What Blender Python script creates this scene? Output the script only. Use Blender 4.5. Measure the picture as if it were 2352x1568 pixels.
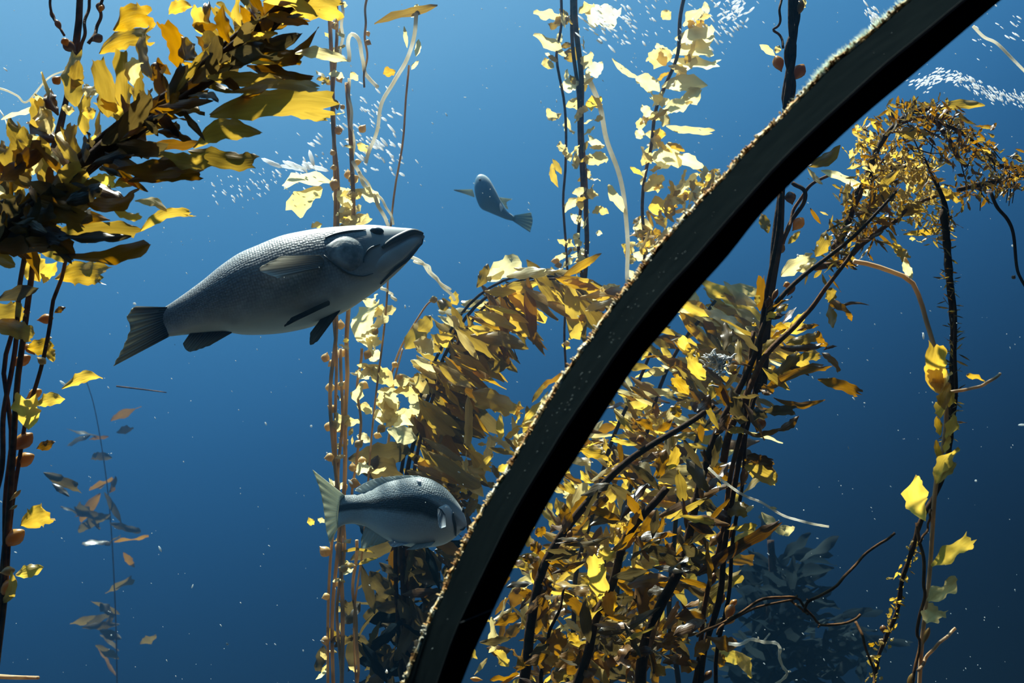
import bpy, math, random
from mathutils import Vector, Matrix, noise

# ------------------------------------------------------------------ camera, world, sun, exposure
scene = bpy.context.scene
for o in list(bpy.data.objects):
    bpy.data.objects.remove(o)
FPX = 2290.0                       # focal length in photograph pixels (2352 x 1568 frame)
PITCH = math.radians(14.0)
CAM = Vector((0.0, 0.0, 1.6))
FWD = Vector((0, math.cos(PITCH), math.sin(PITCH)))
UPV = Vector((0, -math.sin(PITCH), math.cos(PITCH)))
RGT = Vector((1, 0, 0))
cam_data = bpy.data.cameras.new('camera')
cam_data.sensor_width = 36.0
cam_data.lens = 36.0 * FPX / 2352.0
cam_data.clip_start = 0.05
cam_data.clip_end = 300
cam = bpy.data.objects.new('camera', cam_data)
scene.collection.objects.link(cam)
cam.location = CAM
cam.rotation_euler = (math.pi / 2 + PITCH, 0, 0)
cam_data.dof.use_dof = True
cam_data.dof.focus_distance = 3.8
cam_data.dof.aperture_fstop = 4.5
scene.camera = cam

scene.view_settings.view_transform = 'Standard'
scene.view_settings.look = 'None'
scene.view_settings.exposure = 0.0
scene.view_settings.gamma = 1.0
scene.view_settings.use_curve_mapping = False
cy = scene.cycles
cy.max_bounces = 5
cy.use_adaptive_sampling = True
cy.adaptive_threshold = 0.04
cy.adaptive_min_samples = 16
cy.diffuse_bounces = 2
cy.glossy_bounces = 2
cy.transmission_bounces = 4
cy.transparent_max_bounces = 8
cy.volume_bounces = 2
cy.use_denoising = True
cy.sample_clamp_indirect = 4.0
cy.caustics_reflective = False
cy.caustics_refractive = False

SUN_FROM = Vector((-0.18, 0.20, 0.95)).normalized()     # direction the sunlight comes from
sun_data = bpy.data.lights.new('sun', 'SUN')
sun_data.energy = 18.0
sun_data.angle = math.radians(1.5)
sun_data.color = (1.0, 0.95, 0.84)
sun = bpy.data.objects.new('sun', sun_data)
scene.collection.objects.link(sun)
sun.rotation_euler = (-SUN_FROM).to_track_quat('-Z', 'Y').to_euler()

# underwater radiance: brightest about the sun, fading evenly away from it all round
GLOW_FROM = Vector((-0.30, 0.30, 0.90)).normalized()
world = bpy.data.worlds.new('open_water')
scene.world = world
world.use_nodes = True
wn, wl = world.node_tree.nodes, world.node_tree.links
wn.clear()
w_out = wn.new('ShaderNodeOutputWorld')
w_bg = wn.new('ShaderNodeBackground')
w_geo = wn.new('ShaderNodeTexCoord')
w_dot = wn.new('ShaderNodeVectorMath'); w_dot.operation = 'DOT_PRODUCT'
w_dot.inputs[1].default_value = GLOW_FROM
w_map = wn.new('ShaderNodeMapRange')
w_map.inputs['From Min'].default_value = -1.0
w_map.inputs['From Max'].default_value = 1.0
w_ramp = wn.new('ShaderNodeValToRGB')
wl.new(w_geo.outputs['Generated'], w_dot.inputs[0])
wl.new(w_dot.outputs['Value'], w_map.inputs['Value'])
wl.new(w_map.outputs[0], w_ramp.inputs[0])
wl.new(w_ramp.outputs[0], w_bg.inputs['Color'])
wl.new(w_bg.outputs[0], w_out.inputs['Surface'])
RAMP = [(0.0, (0.003, 0.008, 0.014)), (0.50, (0.003, 0.008, 0.014)), (0.58, (0.004, 0.014, 0.031)), (0.66, (0.008, 0.038, 0.095)),
        (0.74, (0.022, 0.115, 0.28)), (0.80, (0.058, 0.235, 0.49)), (0.87, (0.13, 0.38, 0.66)), (1.0, (0.50, 0.80, 1.0))]
el = w_ramp.color_ramp.elements
while len(el) > 1:
    el.remove(el[-1])
el[0].position = RAMP[0][0]; el[0].color = (*RAMP[0][1], 1)
for p, c in RAMP[1:]:
    e = el.new(p); e.color = (*c, 1)
w_ramp.color_ramp.interpolation = 'B_SPLINE'
w_bg.inputs['Strength'].default_value = 1.1

# ------------------------------------------------------------------ helpers
rnd = random.Random(7)
COL = scene.collection

def at(px, py, d):
    return CAM + d * (FWD + RGT * ((px - 1176.0) / FPX) - UPV * ((py - 784.0) / FPX))

def proj(p):
    v = p - CAM
    d = v.dot(FWD)
    return 1176.0 + FPX * v.dot(RGT) / d, 784.0 - FPX * v.dot(UPV) / d

def lerp(a, b, t):
    return a + (b - a) * t

def spline(pts, n):
    """resample a list of Vectors / tuples smoothly (Catmull-Rom, even arc length)"""
    P = [Vector(p) for p in pts]
    if len(P) == 2:
        return [P[0].lerp(P[1], i / (n - 1)) for i in range(n)]
    ext = [P[0] * 2 - P[1]] + P + [P[-1] * 2 - P[-2]]
    dense = []
    for k in range(1, len(ext) - 2):
        p0, p1, p2, p3 = ext[k - 1:k + 3]
        for j in range(12):
            t = j / 12
            dense.append(0.5 * ((2 * p1) + (p2 - p0) * t + (2 * p0 - 5 * p1 + 4 * p2 - p3) * t * t + (3 * p1 - p0 - 3 * p2 + p3) * t ** 3))
    dense.append(P[-1])
    acc = [0.0]
    for a, b in zip(dense, dense[1:]):
        acc.append(acc[-1] + (b - a).length)
    out, k = [], 0
    for i in range(n):
        s = acc[-1] * i / (n - 1)
        while k < len(acc) - 2 and acc[k + 1] < s:
            k += 1
        seg = acc[k + 1] - acc[k]
        out.append(dense[k].lerp(dense[k + 1], 0 if seg < 1e-9 else min(1, (s - acc[k]) / seg)))
    return out

def mesh(name, verts, faces, mat=None, uvs=None, smooth=True):
    me = bpy.data.meshes.new(name)
    me.from_pydata([tuple(v) for v in verts], [], faces)
    if uvs is not None:
        layer = me.uv_layers.new(name='UVMap')
        data = []
        for poly in me.polygons:
            for li in poly.vertices:
                data.extend(uvs[li])
        layer.data.foreach_set('uv', data)
    if smooth:
        me.polygons.foreach_set('use_smooth', [True] * len(me.polygons))
    if mat:
        me.materials.append(mat)
    return me

def put(name, me, parent=None, matrix=None):
    o = bpy.data.objects.new(name, me)
    COL.objects.link(o)
    if parent is not None:
        o.parent = parent
    if matrix is not None:
        o.matrix_basis = matrix
    return o

def tag(o, label=None, cat=None, group=None, kind=None):
    if label: o['label'] = label
    if cat: o['category'] = cat
    if group: o['group'] = group
    if kind: o['kind'] = kind
    return o

def thing(name, loc, label, cat, group=None):
    o = bpy.data.objects.new(name, None)
    o.empty_display_size = 0.05
    COL.objects.link(o)
    o.location = loc
    return tag(o, label, cat, group)

def tube_data(path, radii, sides=7, V=None, F=None, UV=None, cap=True):
    V = [] if V is None else V; F = [] if F is None else F; UV = [] if UV is None else UV
    n = len(path); b = len(V)
    prev = None
    for i, p in enumerate(path):
        t = (path[min(i + 1, n - 1)] - path[max(i - 1, 0)])
        t = t.normalized() if t.length > 1e-9 else Vector((0, 0, 1))
        a = prev if prev is not None else (Vector((0, 1, 0)) if abs(t.y) < 0.9 else Vector((1, 0, 0)))
        a = (a - t * a.dot(t)).normalized(); prev = a
        c = t.cross(a)
        r = radii[i] if isinstance(radii, (list, tuple)) else radii
        for k in range(sides):
            q = 2 * math.pi * k / sides
            V.append(p + (a * math.cos(q) + c * math.sin(q)) * r)
            UV.append((i / max(1, n - 1), k / sides))
    for i in range(n - 1):
        for k in range(sides):
            k2 = (k + 1) % sides
            F.append((b + i * sides + k, b + i * sides + k2, b + (i + 1) * sides + k2, b + (i + 1) * sides + k))
    if cap:
        F.append(tuple(b + k for k in range(sides))[::-1])
        F.append(tuple(b + (n - 1) * sides + k for k in range(sides)))
    return V, F, UV

def ellipsoid_data(c, ax, V, F, seg=8, rings=5):
    """ax: three half-axis Vectors"""
    b = len(V)
    V.append(c + ax[2])
    for i in range(1, rings):
        t = math.pi * i / rings
        for k in range(seg):
            q = 2 * math.pi * k / seg
            V.append(c + ax[2] * math.cos(t) + (ax[0] * math.cos(q) + ax[1] * math.sin(q)) * math.sin(t))
    V.append(c - ax[2])
    e = len(V) - 1
    for k in range(seg):
        k2 = (k + 1) % seg
        F.append((b, b + 1 + k, b + 1 + k2))
        for i in range(rings - 2):
            r0 = b + 1 + i * seg; r1 = r0 + seg
            F.append((r0 + k, r1 + k, r1 + k2, r0 + k2))
        r0 = b + 1 + (rings - 2) * seg
        F.append((r0 + k, e, r0 + k2))

# ------------------------------------------------------------------ materials
def new_mat(name):
    m = bpy.data.materials.new(name)
    m.use_nodes = True
    m.node_tree.nodes.clear()
    return m, m.node_tree.nodes, m.node_tree.links

def ramp_node(N, stops, interp='LINEAR'):
    r = N.new('ShaderNodeValToRGB')
    e = r.color_ramp.elements
    while len(e) > 1:
        e.remove(e[-1])
    e[0].position = stops[0][0]; e[0].color = (*stops[0][1], 1)
    for p, c in stops[1:]:
        q = e.new(p); q.color = (*c, 1)
    r.color_ramp.interpolation = interp
    return r

def kelp_mat(name, dark, light, trans_mul=1.0, frac=0.62, streak=18.0, gloss=0.06):
    """thin leaf: diffuse + translucent; colour varies from leaf to leaf and in lengthwise streaks"""
    m, N, L = new_mat(name)
    out = N.new('ShaderNodeOutputMaterial')
    info = N.new('ShaderNodeObjectInfo')
    uv = N.new('ShaderNodeUVMap')
    mp = N.new('ShaderNodeMapping'); mp.inputs['Scale'].default_value = (2.2, streak, 1)
    nz = N.new('ShaderNodeTexNoise'); nz.inputs['Scale'].default_value = 1.0; nz.inputs['Detail'].default_value = 3
    add = N.new('ShaderNodeVectorMath'); add.operation = 'ADD'
    L.new(uv.outputs[0], mp.inputs[0])
    comb = N.new('ShaderNodeCombineXYZ')
    mul = N.new('ShaderNodeMath'); mul.operation = 'MULTIPLY'; mul.inputs[1].default_value = 37.0
    L.new(info.outputs['Random'], mul.inputs[0]); L.new(mul.outputs[0], comb.inputs[2]); L.new(mul.outputs[0], comb.inputs[0])
    L.new(mp.outputs[0], add.inputs[0]); L.new(comb.outputs[0], add.inputs[1]); L.new(add.outputs[0], nz.inputs['Vector'])
    m1 = N.new('ShaderNodeMath'); m1.operation = 'MULTIPLY_ADD'; m1.inputs[1].default_value = 0.55; 
    L.new(nz.outputs['Fac'], m1.inputs[0])
    m2 = N.new('ShaderNodeMath'); m2.operation = 'MULTIPLY_ADD'; m2.inputs[1].default_value = 0.75; m2.inputs[2].default_value = -0.16
    L.new(info.outputs['Random'], m2.inputs[0]); L.new(m2.outputs[0], m1.inputs[2])
    r = ramp_node(N, [(0.08, dark), (0.85, light)])
    L.new(m1.outputs[0], r.inputs[0])
    dif = N.new('ShaderNodeBsdfDiffuse')
    tr = N.new('ShaderNodeBsdfTranslucent')
    sat = N.new('ShaderNodeHueSaturation'); sat.inputs['Saturation'].default_value = 1.15; sat.inputs['Value'].default_value = trans_mul
    L.new(r.outputs[0], dif.inputs[0]); L.new(r.outputs[0], sat.inputs['Color']); L.new(sat.outputs[0], tr.inputs[0])
    mx = N.new('ShaderNodeMixShader'); mx.inputs[0].default_value = frac
    L.new(dif.outputs[0], mx.inputs[1]); L.new(tr.outputs[0], mx.inputs[2])
    gl = N.new('ShaderNodeBsdfGlossy'); gl.inputs['Roughness'].default_value = 0.35
    mg = N.new('ShaderNodeMixShader'); mg.inputs[0].default_value = gloss
    L.new(mx.outputs[0], mg.inputs[1]); L.new(gl.outputs[0], mg.inputs[2])
    bp = N.new('ShaderNodeBump'); bp.inputs['Strength'].default_value = 0.25; bp.inputs['Distance'].default_value = 0.01
    L.new(nz.outputs['Fac'], bp.inputs['Height'])
    for n in (dif, tr, gl):
        L.new(bp.outputs[0], n.inputs['Normal'])
    L.new(mg.outputs[0], out.inputs['Surface'])
    return m

def plain_mat(name, stops, scale=6.0, rough=0.5, spec=0.3, bump=0.3, detail=4, coords='Object', stretch=(1, 1, 1), trans=0.0):
    m, N, L = new_mat(name)
    out = N.new('ShaderNodeOutputMaterial')
    b = N.new('ShaderNodeBsdfPrincipled')
    b.inputs['Roughness'].default_value = rough
    b.inputs['Specular IOR Level'].default_value = spec
    tc = N.new('ShaderNodeTexCoord')
    mp = N.new('ShaderNodeMapping'); mp.inputs['Scale'].default_value = stretch
    nz = N.new('ShaderNodeTexNoise'); nz.inputs['Scale'].default_value = scale; nz.inputs['Detail'].default_value = detail
    L.new(tc.outputs[coords], mp.inputs[0]); L.new(mp.outputs[0], nz.inputs['Vector'])
    r = ramp_node(N, stops)
    L.new(nz.outputs['Fac'], r.inputs[0]); L.new(r.outputs[0], b.inputs['Base Color'])
    if bump:
        bp = N.new('ShaderNodeBump'); bp.inputs['Strength'].default_value = bump; bp.inputs['Distance'].default_value = 0.01
        L.new(nz.outputs['Fac'], bp.inputs['Height']); L.new(bp.outputs[0], b.inputs['Normal'])
    sh = b.outputs[0]
    if trans:                       # thin or watery flesh lets light through
        t = N.new('ShaderNodeBsdfTranslucent'); x = N.new('ShaderNodeMixShader'); x.inputs[0].default_value = trans
        L.new(r.outputs[0], t.inputs[0]); L.new(sh, x.inputs[1]); L.new(t.outputs[0], x.inputs[2]); sh = x.outputs[0]
    L.new(sh, out.inputs['Surface'])
    return m

M = {}
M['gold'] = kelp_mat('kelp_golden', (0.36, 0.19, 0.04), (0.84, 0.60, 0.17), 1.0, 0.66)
M['pale'] = kelp_mat('kelp_sunlit', (0.66, 0.48, 0.18), (0.96, 0.86, 0.50), 1.0, 0.66)  # same kelp where sun and haze overexpose it, put into the colour
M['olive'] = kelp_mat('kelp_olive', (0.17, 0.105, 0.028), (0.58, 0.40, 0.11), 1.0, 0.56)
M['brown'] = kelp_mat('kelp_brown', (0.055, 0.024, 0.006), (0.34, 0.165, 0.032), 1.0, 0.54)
M['dusk'] = kelp_mat('kelp_shaded', (0.05, 0.04, 0.02), (0.16, 0.11, 0.04), 1.0, 0.5)  # darker leaf colour stands in for blades in shade
M['navy'] = kelp_mat('kelp_hazed_navy', (0.008, 0.014, 0.018), (0.03, 0.04, 0.04), 1.0, 0.4, gloss=0.0)  # navy leaf colour carries distance haze and silhouette shade
M['stipe'] = plain_mat('kelp_stipe', [(0.3, (0.05, 0.022, 0.008)), (0.7, (0.19, 0.085, 0.025))], 22, 0.75, 0.12, 0.8)
M['stipe_dark'] = plain_mat('kelp_stipe_dark', [(0.3, (0.018, 0.010, 0.006)), (0.7, (0.07, 0.035, 0.014))], 22, 0.75, 0.1, 0.8)
M['stipe_tan'] = plain_mat('kelp_stipe_tan', [(0.3, (0.50, 0.31, 0.15)), (0.7, (0.78, 0.56, 0.32))], 9, 0.5, 0.35, trans=0.35)
M['stipe_white'] = plain_mat('kelp_stipe_bleached', [(0.3, (0.78, 0.72, 0.56)), (0.7, (0.97, 0.95, 0.88))], 14, 0.55, 0.3, trans=0.65)
def bulb_mat(name, a, b):
    m, N, L = new_mat(name)
    out = N.new('ShaderNodeOutputMaterial')
    info = N.new('ShaderNodeObjectInfo')
    r = ramp_node(N, [(0, a), (1, b)]); L.new(info.outputs['Random'], r.inputs[0])
    d = N.new('ShaderNodeBsdfDiffuse'); t = N.new('ShaderNodeBsdfTranslucent'); g = N.new('ShaderNodeBsdfGlossy'); g.inputs['Roughness'].default_value = 0.3
    L.new(r.outputs[0], d.inputs[0]); L.new(r.outputs[0], t.inputs[0])
    x = N.new('ShaderNodeMixShader'); x.inputs[0].default_value = 0.4
    y = N.new('ShaderNodeMixShader'); y.inputs[0].default_value = 0.07
    L.new(d.outputs[0], x.inputs[1]); L.new(t.outputs[0], x.inputs[2]); L.new(x.outputs[0], y.inputs[1]); L.new(g.outputs[0], y.inputs[2])
    L.new(y.outputs[0], out.inputs[0])
    return m
M['bulb'] = bulb_mat('gas_bladder', (0.42, 0.20, 0.04), (0.66, 0.38, 0.08))
M['bulb_pale'] = bulb_mat('gas_bladder_pale', (0.66, 0.42, 0.14), (0.85, 0.62, 0.26))
M['bulb_dark'] = bulb_mat('gas_bladder_dark', (0.16, 0.07, 0.015), (0.34, 0.17, 0.04))
M['white_speck'] = plain_mat('drifting_speck', [(0.3, (0.7, 0.75, 0.75)), (0.7, (0.9, 0.92, 0.9))], 20, 0.6, 0.2, 0, trans=0.5)
M['glint'] = plain_mat('sun_glint_white', [(0.3, (0.85, 0.88, 0.9)), (0.7, (0.97, 0.97, 0.97))], 20, 0.35, 0.5, 0, trans=0.7)  # white that stands in for sun glints off the water surface

# ------------------------------------------------------------------ the setting: water, viewing panes, frame rib, seabed
D_FRONT, D_BACK = 1.72, 2.10

def volume_box(name, lo, hi):
    V = [Vector((x, y, z)) for x in (lo[0], hi[0]) for y in (lo[1], hi[1]) for z in (lo[2], hi[2])]
    F = [(0, 1, 3, 2), (4, 6, 7, 5), (0, 4, 5, 1), (2, 3, 7, 6), (0, 2, 6, 4), (1, 5, 7, 3)]
    return put(name, mesh(name, V, F, smooth=False))

water = volume_box('water', (-9, 2.35, -1.2), (3.3, 14.0, 7.5))
m, N, L = new_mat('tank_water')
out = N.new('ShaderNodeOutputMaterial')
vs = N.new('ShaderNodeVolumeScatter'); va = N.new('ShaderNodeVolumeAbsorption'); ad = N.new('ShaderNodeAddShader')
vs.inputs['Color'].default_value = (0.22, 0.58, 1.0, 1); vs.inputs['Density'].default_value = 0.0175; vs.inputs['Anisotropy'].default_value = 0.83
va.inputs['Color'].default_value = (0.15, 0.42, 0.55, 1); va.inputs['Density'].default_value = 0.075
L.new(vs.outputs[0], ad.inputs[0]); L.new(va.outputs[0], ad.inputs[1]); L.new(ad.outputs[0], out.inputs['Volume'])
water.data.materials.append(m)
tag(water, 'hazy blue water filling the whole tank', 'water', kind='structure')

RIB_BACK = [(905, 1640), (933, 1565), (976, 1456), (1016, 1370), (1065, 1261), (1111, 1172), (1144, 1119), (1184, 1053), (1240, 957), (1300, 862),
            (1354, 786), (1408, 706), (1457, 645), (1499, 591), (1545, 535), (1607, 466), (1673, 400), (1700, 365), (1807, 259), (1914, 149),
            (1954, 118), (2037, 47), (2092, 0), (2180, -65)]
RIB_MID = [(980, 1640), (1006, 1565), (1045, 1456), (1078, 1383), (1118, 1301), (1164, 1208), (1210, 1126), (1260, 1045), (1300, 980), (1362, 889),
           (1424, 798), (1474, 732), (1532, 661), (1590, 599), (1652, 528), (1714, 458), (1776, 389), (1853, 312), (1939, 233), (2034, 147),
           (2113, 83), (2214, 0), (2300, -65)]
RIB_RIGHT = [(1034, 1640), (1062, 1565), (1098, 1476), (1134, 1400), (1167, 1331), (1220, 1228), (1273, 1132), (1326, 1050), (1387, 951), (1466, 831),
             (1532, 752), (1603, 665), (1673, 587), (1761, 478), (1884, 358), (1991, 260), (2098, 171), (2205, 80), (2300, 0), (2390, -70)]
NS = 60
def curve_px(pts, d):
    return [at(p.x, p.y, d) for p in (Vector((q.x, q.y)) for q in spline([Vector((a, b, 0)) for a, b in pts], NS))]
cb = curve_px(RIB_BACK, D_BACK)            # edge against the acrylic, water side
cm = curve_px(RIB_MID, D_FRONT)            # front arris
cr = curve_px(RIB_RIGHT, D_FRONT)          # front right edge
def hidden_back(i):                        # right edge continues straight back
    v = cr[i] - cm[i]
    return cb[i] + v * 0.75 + FWD * 0.02
rows = []
for i in range(NS):
    inner = (cr[i] - cm[i]).normalized()
    bev = 0.004
    rows.append([cb[i], cb[i].lerp(cm[i], 0.5) + Vector((0, 0.004, 0)), cm[i] + (cb[i] - cm[i]).normalized() * bev, cm[i] + inner * bev, cr[i] - inner * bev, cr[i] + FWD * bev,
                 hidden_back(i)])
V = [p for r in rows for p in r]
k = len(rows[0])
F = [(i * k + j, i * k + (j + 1) % k, (i + 1) * k + (j + 1) % k, (i + 1) * k + j) for i in range(NS - 1) for j in range(k)]
F += [tuple(range(k))[::-1], tuple((NS - 1) * k + j for j in range(k))]
M['rib'] = plain_mat('painted_frame', [(0.3, (0.0018, 0.0032, 0.0038)), (0.7, (0.0026, 0.0043, 0.0048))], 14, 0.9, 0.02, 0.05)  # teal tone paints the water light on the side face
M['rib_face'] = plain_mat('black_frame_face', [(0.3, (0.0016, 0.002, 0.003)), (0.7, (0.002, 0.0026, 0.0036))], 14, 0.9, 0.02, 0.02)
for key in ('rib', 'rib_face'):              # dead matt paint
    nt_ = M[key].node_tree; df_ = nt_.nodes.new('ShaderNodeBsdfDiffuse')
    nt_.links.new([n for n in nt_.nodes if n.type == 'VALTORGB'][0].outputs[0], df_.inputs[0])
    nt_.links.new(df_.outputs[0], [n for n in nt_.nodes if n.type == 'OUTPUT_MATERIAL'][0].inputs[0])
me = mesh('trim_1', V, F, M['rib'], smooth=False)
me.materials.append(M['rib_face'])
for p in me.polygons:
    js = sorted(v % k for v in p.vertices)
    if len(p.vertices) == 4 and js in ([3, 3, 4, 4], [2, 2, 3, 3], [4, 4, 5, 5]):
        p.material_index = 1
rib = tag(put('trim_1', me), 'dark curved window frame rib sweeping across the tunnel glazing', 'window frame', kind='structure')
# joint line across the front face
jl = [cm[7].lerp(cr[7], t) - FWD * 0.0015 for t in (0.02, 0.3, 0.6, 0.98)]
i7 = min(range(NS), key=lambda i: abs(proj(cr[i])[1] - 1398))
jl = [cm[i7 - 1].lerp(cr[i7], t) - FWD * 0.0012 for t in (0.02, 0.3, 0.6, 0.97)]
V, F, U = tube_data(spline(jl, 8), 0.0012, 5)
M['joint'] = plain_mat('joint_sealant', [(0.3, (0.02, 0.025, 0.028)), (0.7, (0.03, 0.035, 0.04))], 30, 0.6, 0.2, 0)
put('joint_seam', mesh('joint_seam', V, F, M['joint']), rib)
# pale lengthwise scuff line on the side face
sl = [cb[i].lerp(cm[i], 0.72 - 0.14 * (i / NS)) - (cb[i] - cm[i]).cross(cb[min(i + 1, NS - 1)] - cb[i - 1]).normalized() * 0.0008 for i in range(4, 26)]

# crust of algae and barnacles along the wet edge: lumpy strip plus single lumps and spikes
M['crust'] = plain_mat('algae_crust', [(0.30, (0.05, 0.03, 0.015)), (0.42, (0.36, 0.17, 0.04)), (0.52, (0.62, 0.46, 0.20)), (0.62, (0.72, 0.68, 0.52)), (0.75, (0.45, 0.42, 0.30))], 42, 0.8, 0.2, 0.6, 5)
M['tuft'] = plain_mat('green_algae', [(0.3, (0.22, 0.30, 0.20)), (0.7, (0.50, 0.60, 0.46))], 30, 0.8, 0.2, 0.3)
V, F = [], []
nn = 420
dense = spline(cb, nn)
for i, p in enumerate(dense):
    t = (dense[min(i + 1, nn - 1)] - dense[max(i - 1, 0)]).normalized()
    outw = t.cross(FWD).normalized()
    if outw.x > 0: outw = -outw
    nz1 = noise.noise(Vector((i * 0.35, 1.7, 0))); nz2 = noise.noise(Vector((i * 0.11, 5.7, 0)))
    w = 0.0055 + 0.0045 * nz1 + 0.004 * nz2
    for j in range(6):
        q = 2 * math.pi * j / 6
        jit = 1 + 0.55 * noise.noise(Vector((i * 0.6, j * 3.1, 2.0)))
        V.append(p + outw * (0.002 + w * math.cos(q) * jit) + FWD * (0.004 + 0.010 * math.sin(q) * jit))
for i in range(nn - 1):
    for j in range(6):
        j2 = (j + 1) % 6
        F.append((i * 6 + j, i * 6 + j2, (i + 1) * 6 + j2, (i + 1) * 6 + j))
R = random.Random(3)
for i in range(900):                       # single barnacles and spikes
    a = R.randrange(2, nn - 2)
    p = dense[a]; t = (dense[a + 1] - dense[a - 1]).normalized(); outw = t.cross(FWD).normalized()
    if outw.x > 0: outw = -outw
    s = R.uniform(0.0012, 0.0036)
    ax = [t * s * R.uniform(0.6, 1.4), FWD * s, outw * s * R.uniform(0.8, 2.2)]
    ellipsoid_data(p + outw * R.uniform(-0.006, 0.010) - FWD * R.uniform(-0.004, 0.012), ax, V, F, 5, 3)
put('algae_crust', mesh('algae_crust', V, F, M['crust'], smooth=False), rib)['kind'] = 'stuff'
V, F = [], []
for i in range(1500):                      # fine green tufts on the upper part
    py = R.gauss(130, 45) if R.random() < 0.8 else R.uniform(-10, 70)
    a = min(range(0, nn, 2), key=lambda q: abs(proj(dense[q])[1] - py))
    a = max(2, min(nn - 3, a + R.randrange(-1, 2)))
    p = dense[a]; t = (dense[a + 1] - dense[a - 1]).normalized(); outw = t.cross(FWD).normalized()
    if outw.x > 0: outw = -outw
    d = (outw + t * R.gauss(0, .6) + FWD * R.gauss(0, .5)).normalized()
    ln = R.uniform(0.006, 0.024)
    c = t * 0.0007
    b = len(V); p = p + t * R.uniform(-.004, .004)
    e = d.cross(t).normalized() * 0.0007
    V += [p - c, p + c, p + e, p + d * ln]
    F += [(b, b + 1, b + 3), (b + 1, b + 2, b + 3), (b + 2, b, b + 3)]
put('green_tuft', mesh('green_tuft', V, F, M['tuft']), rib)['kind'] = 'stuff'

# clear acrylic panes either side of the rib
m, N, L = new_mat('clear_acrylic')
o_ = N.new('ShaderNodeOutputMaterial'); t_ = N.new('ShaderNodeBsdfTransparent'); t_.inputs[0].default_value = (0.985, 0.99, 0.99, 1)
L.new(t_.outputs[0], o_.inputs['Surface'])
M['acrylic'] = m
def pane(name, edge, corners, label):
    d0, d1 = D_BACK + 0.02, D_BACK + 0.10
    poly = [at(x, y, d0) for x, y in edge] + [at(x, y, d0) for x, y in corners]
    n = len(poly)
    V = poly + [p + FWD * (d1 - d0) for p in poly]
    F = [tuple(range(n)), tuple(range(2 * n - 1, n - 1, -1))] + [(i, i + n, (i + 1) % n + n, (i + 1) % n) for i in range(n)]
    return tag(put(name, mesh(name, V, F, M['acrylic'], smooth=False)), label, 'window', kind='structure')
edge_l = [(x + 14, y + 8) for x, y in RIB_BACK]
edge_r = [(x + 18, y + 11) for x, y in RIB_BACK]
pane('window_1', edge_l, [(-300, -65), (-300, 1640)], 'clear acrylic pane before the big grey fish')
pane('window_2', edge_r, [(2650, -65), (2650, 1640)], 'clear acrylic pane below the curved rib')

# scuff flecks and a bead painted as the arris highlight on the side face of the rib
V, F, U = tube_data([cm[i] + (cb[i] - cm[i]).normalized() * 0.006 - FWD * 0.001 for i in range(NS)], 0.0012, 5)
M['bead'] = plain_mat('painted_edge_highlight', [(0.3, (0.010, 0.014, 0.015)), (0.7, (0.018, 0.024, 0.025))], 30, .9, .02, 0)  # lighter tone paints the highlight along the rib edge
put('edge_highlight', mesh('edge_highlight', V, F, M['bead']), rib)
V, F = [], []
R = random.Random(14)
for i in range(70):
    a = int(max(3, min(NS - 4, R.gauss(26, 6) if R.random() < .7 else R.uniform(4, NS - 5))))
    t = (cb[a + 1] - cb[a - 1]).normalized(); f = R.gauss(.62, .1)
    nrm = (cb[a] - cm[a]).cross(t).normalized()
    if nrm.dot(CAM - cb[a]) < 0: nrm = -nrm
    c = cb[a].lerp(cm[a], f) + nrm * .0006 + t * R.uniform(-.03, .03) + Vector((0, .004, 0)) * (1 - abs(2 * f - 1))
    s = R.uniform(.0004, .0013)
    ellipsoid_data(c, [t * s * R.uniform(1, 3), nrm.cross(t) * s, nrm * s * .8], V, F, 6, 4)
M['scuff'] = plain_mat('pale_scuff', [(0.3, (0.05, 0.07, 0.07)), (0.7, (0.16, 0.20, 0.19))], 30, .8, .1, 0)
put('pale_scuff', mesh('pale_scuff', V, F, M['scuff']), rib)['kind'] = 'stuff'

# seabed far below the view
M['bed'] = plain_mat('seabed_rock', [(0.3, (0.02, 0.025, 0.03)), (0.7, (0.07, 0.075, 0.07))], 1.2, 0.9, 0.1, 0.8)
V, F = [], []
nx, ny = 40, 30
for j in range(ny + 1):
    for i in range(nx + 1):
        x = lerp(-14, 14, i / nx); y = lerp(2.4, 20, j / ny)
        V.append(Vector((x, y, -1.35 + 0.16 * noise.noise(Vector((x * .6, y * .6, 0))))))
for j in range(ny):
    for i in range(nx):
        a = j * (nx + 1) + i
        F.append((a, a + 1, a + nx + 2, a + nx + 1))
tag(put('floor', mesh('floor', V, F, M['bed'])), 'dark rocky bed of the tank', 'floor', kind='structure')
# ------------------------------------------------------------------ fish
def ray_plane(px, py, P0, n):
    d = FWD + RGT * ((px - 1176.0) / FPX) - UPV * ((py - 784.0) / FPX)
    return CAM + d * ((P0 - CAM).dot(n) / d.dot(n))

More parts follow.
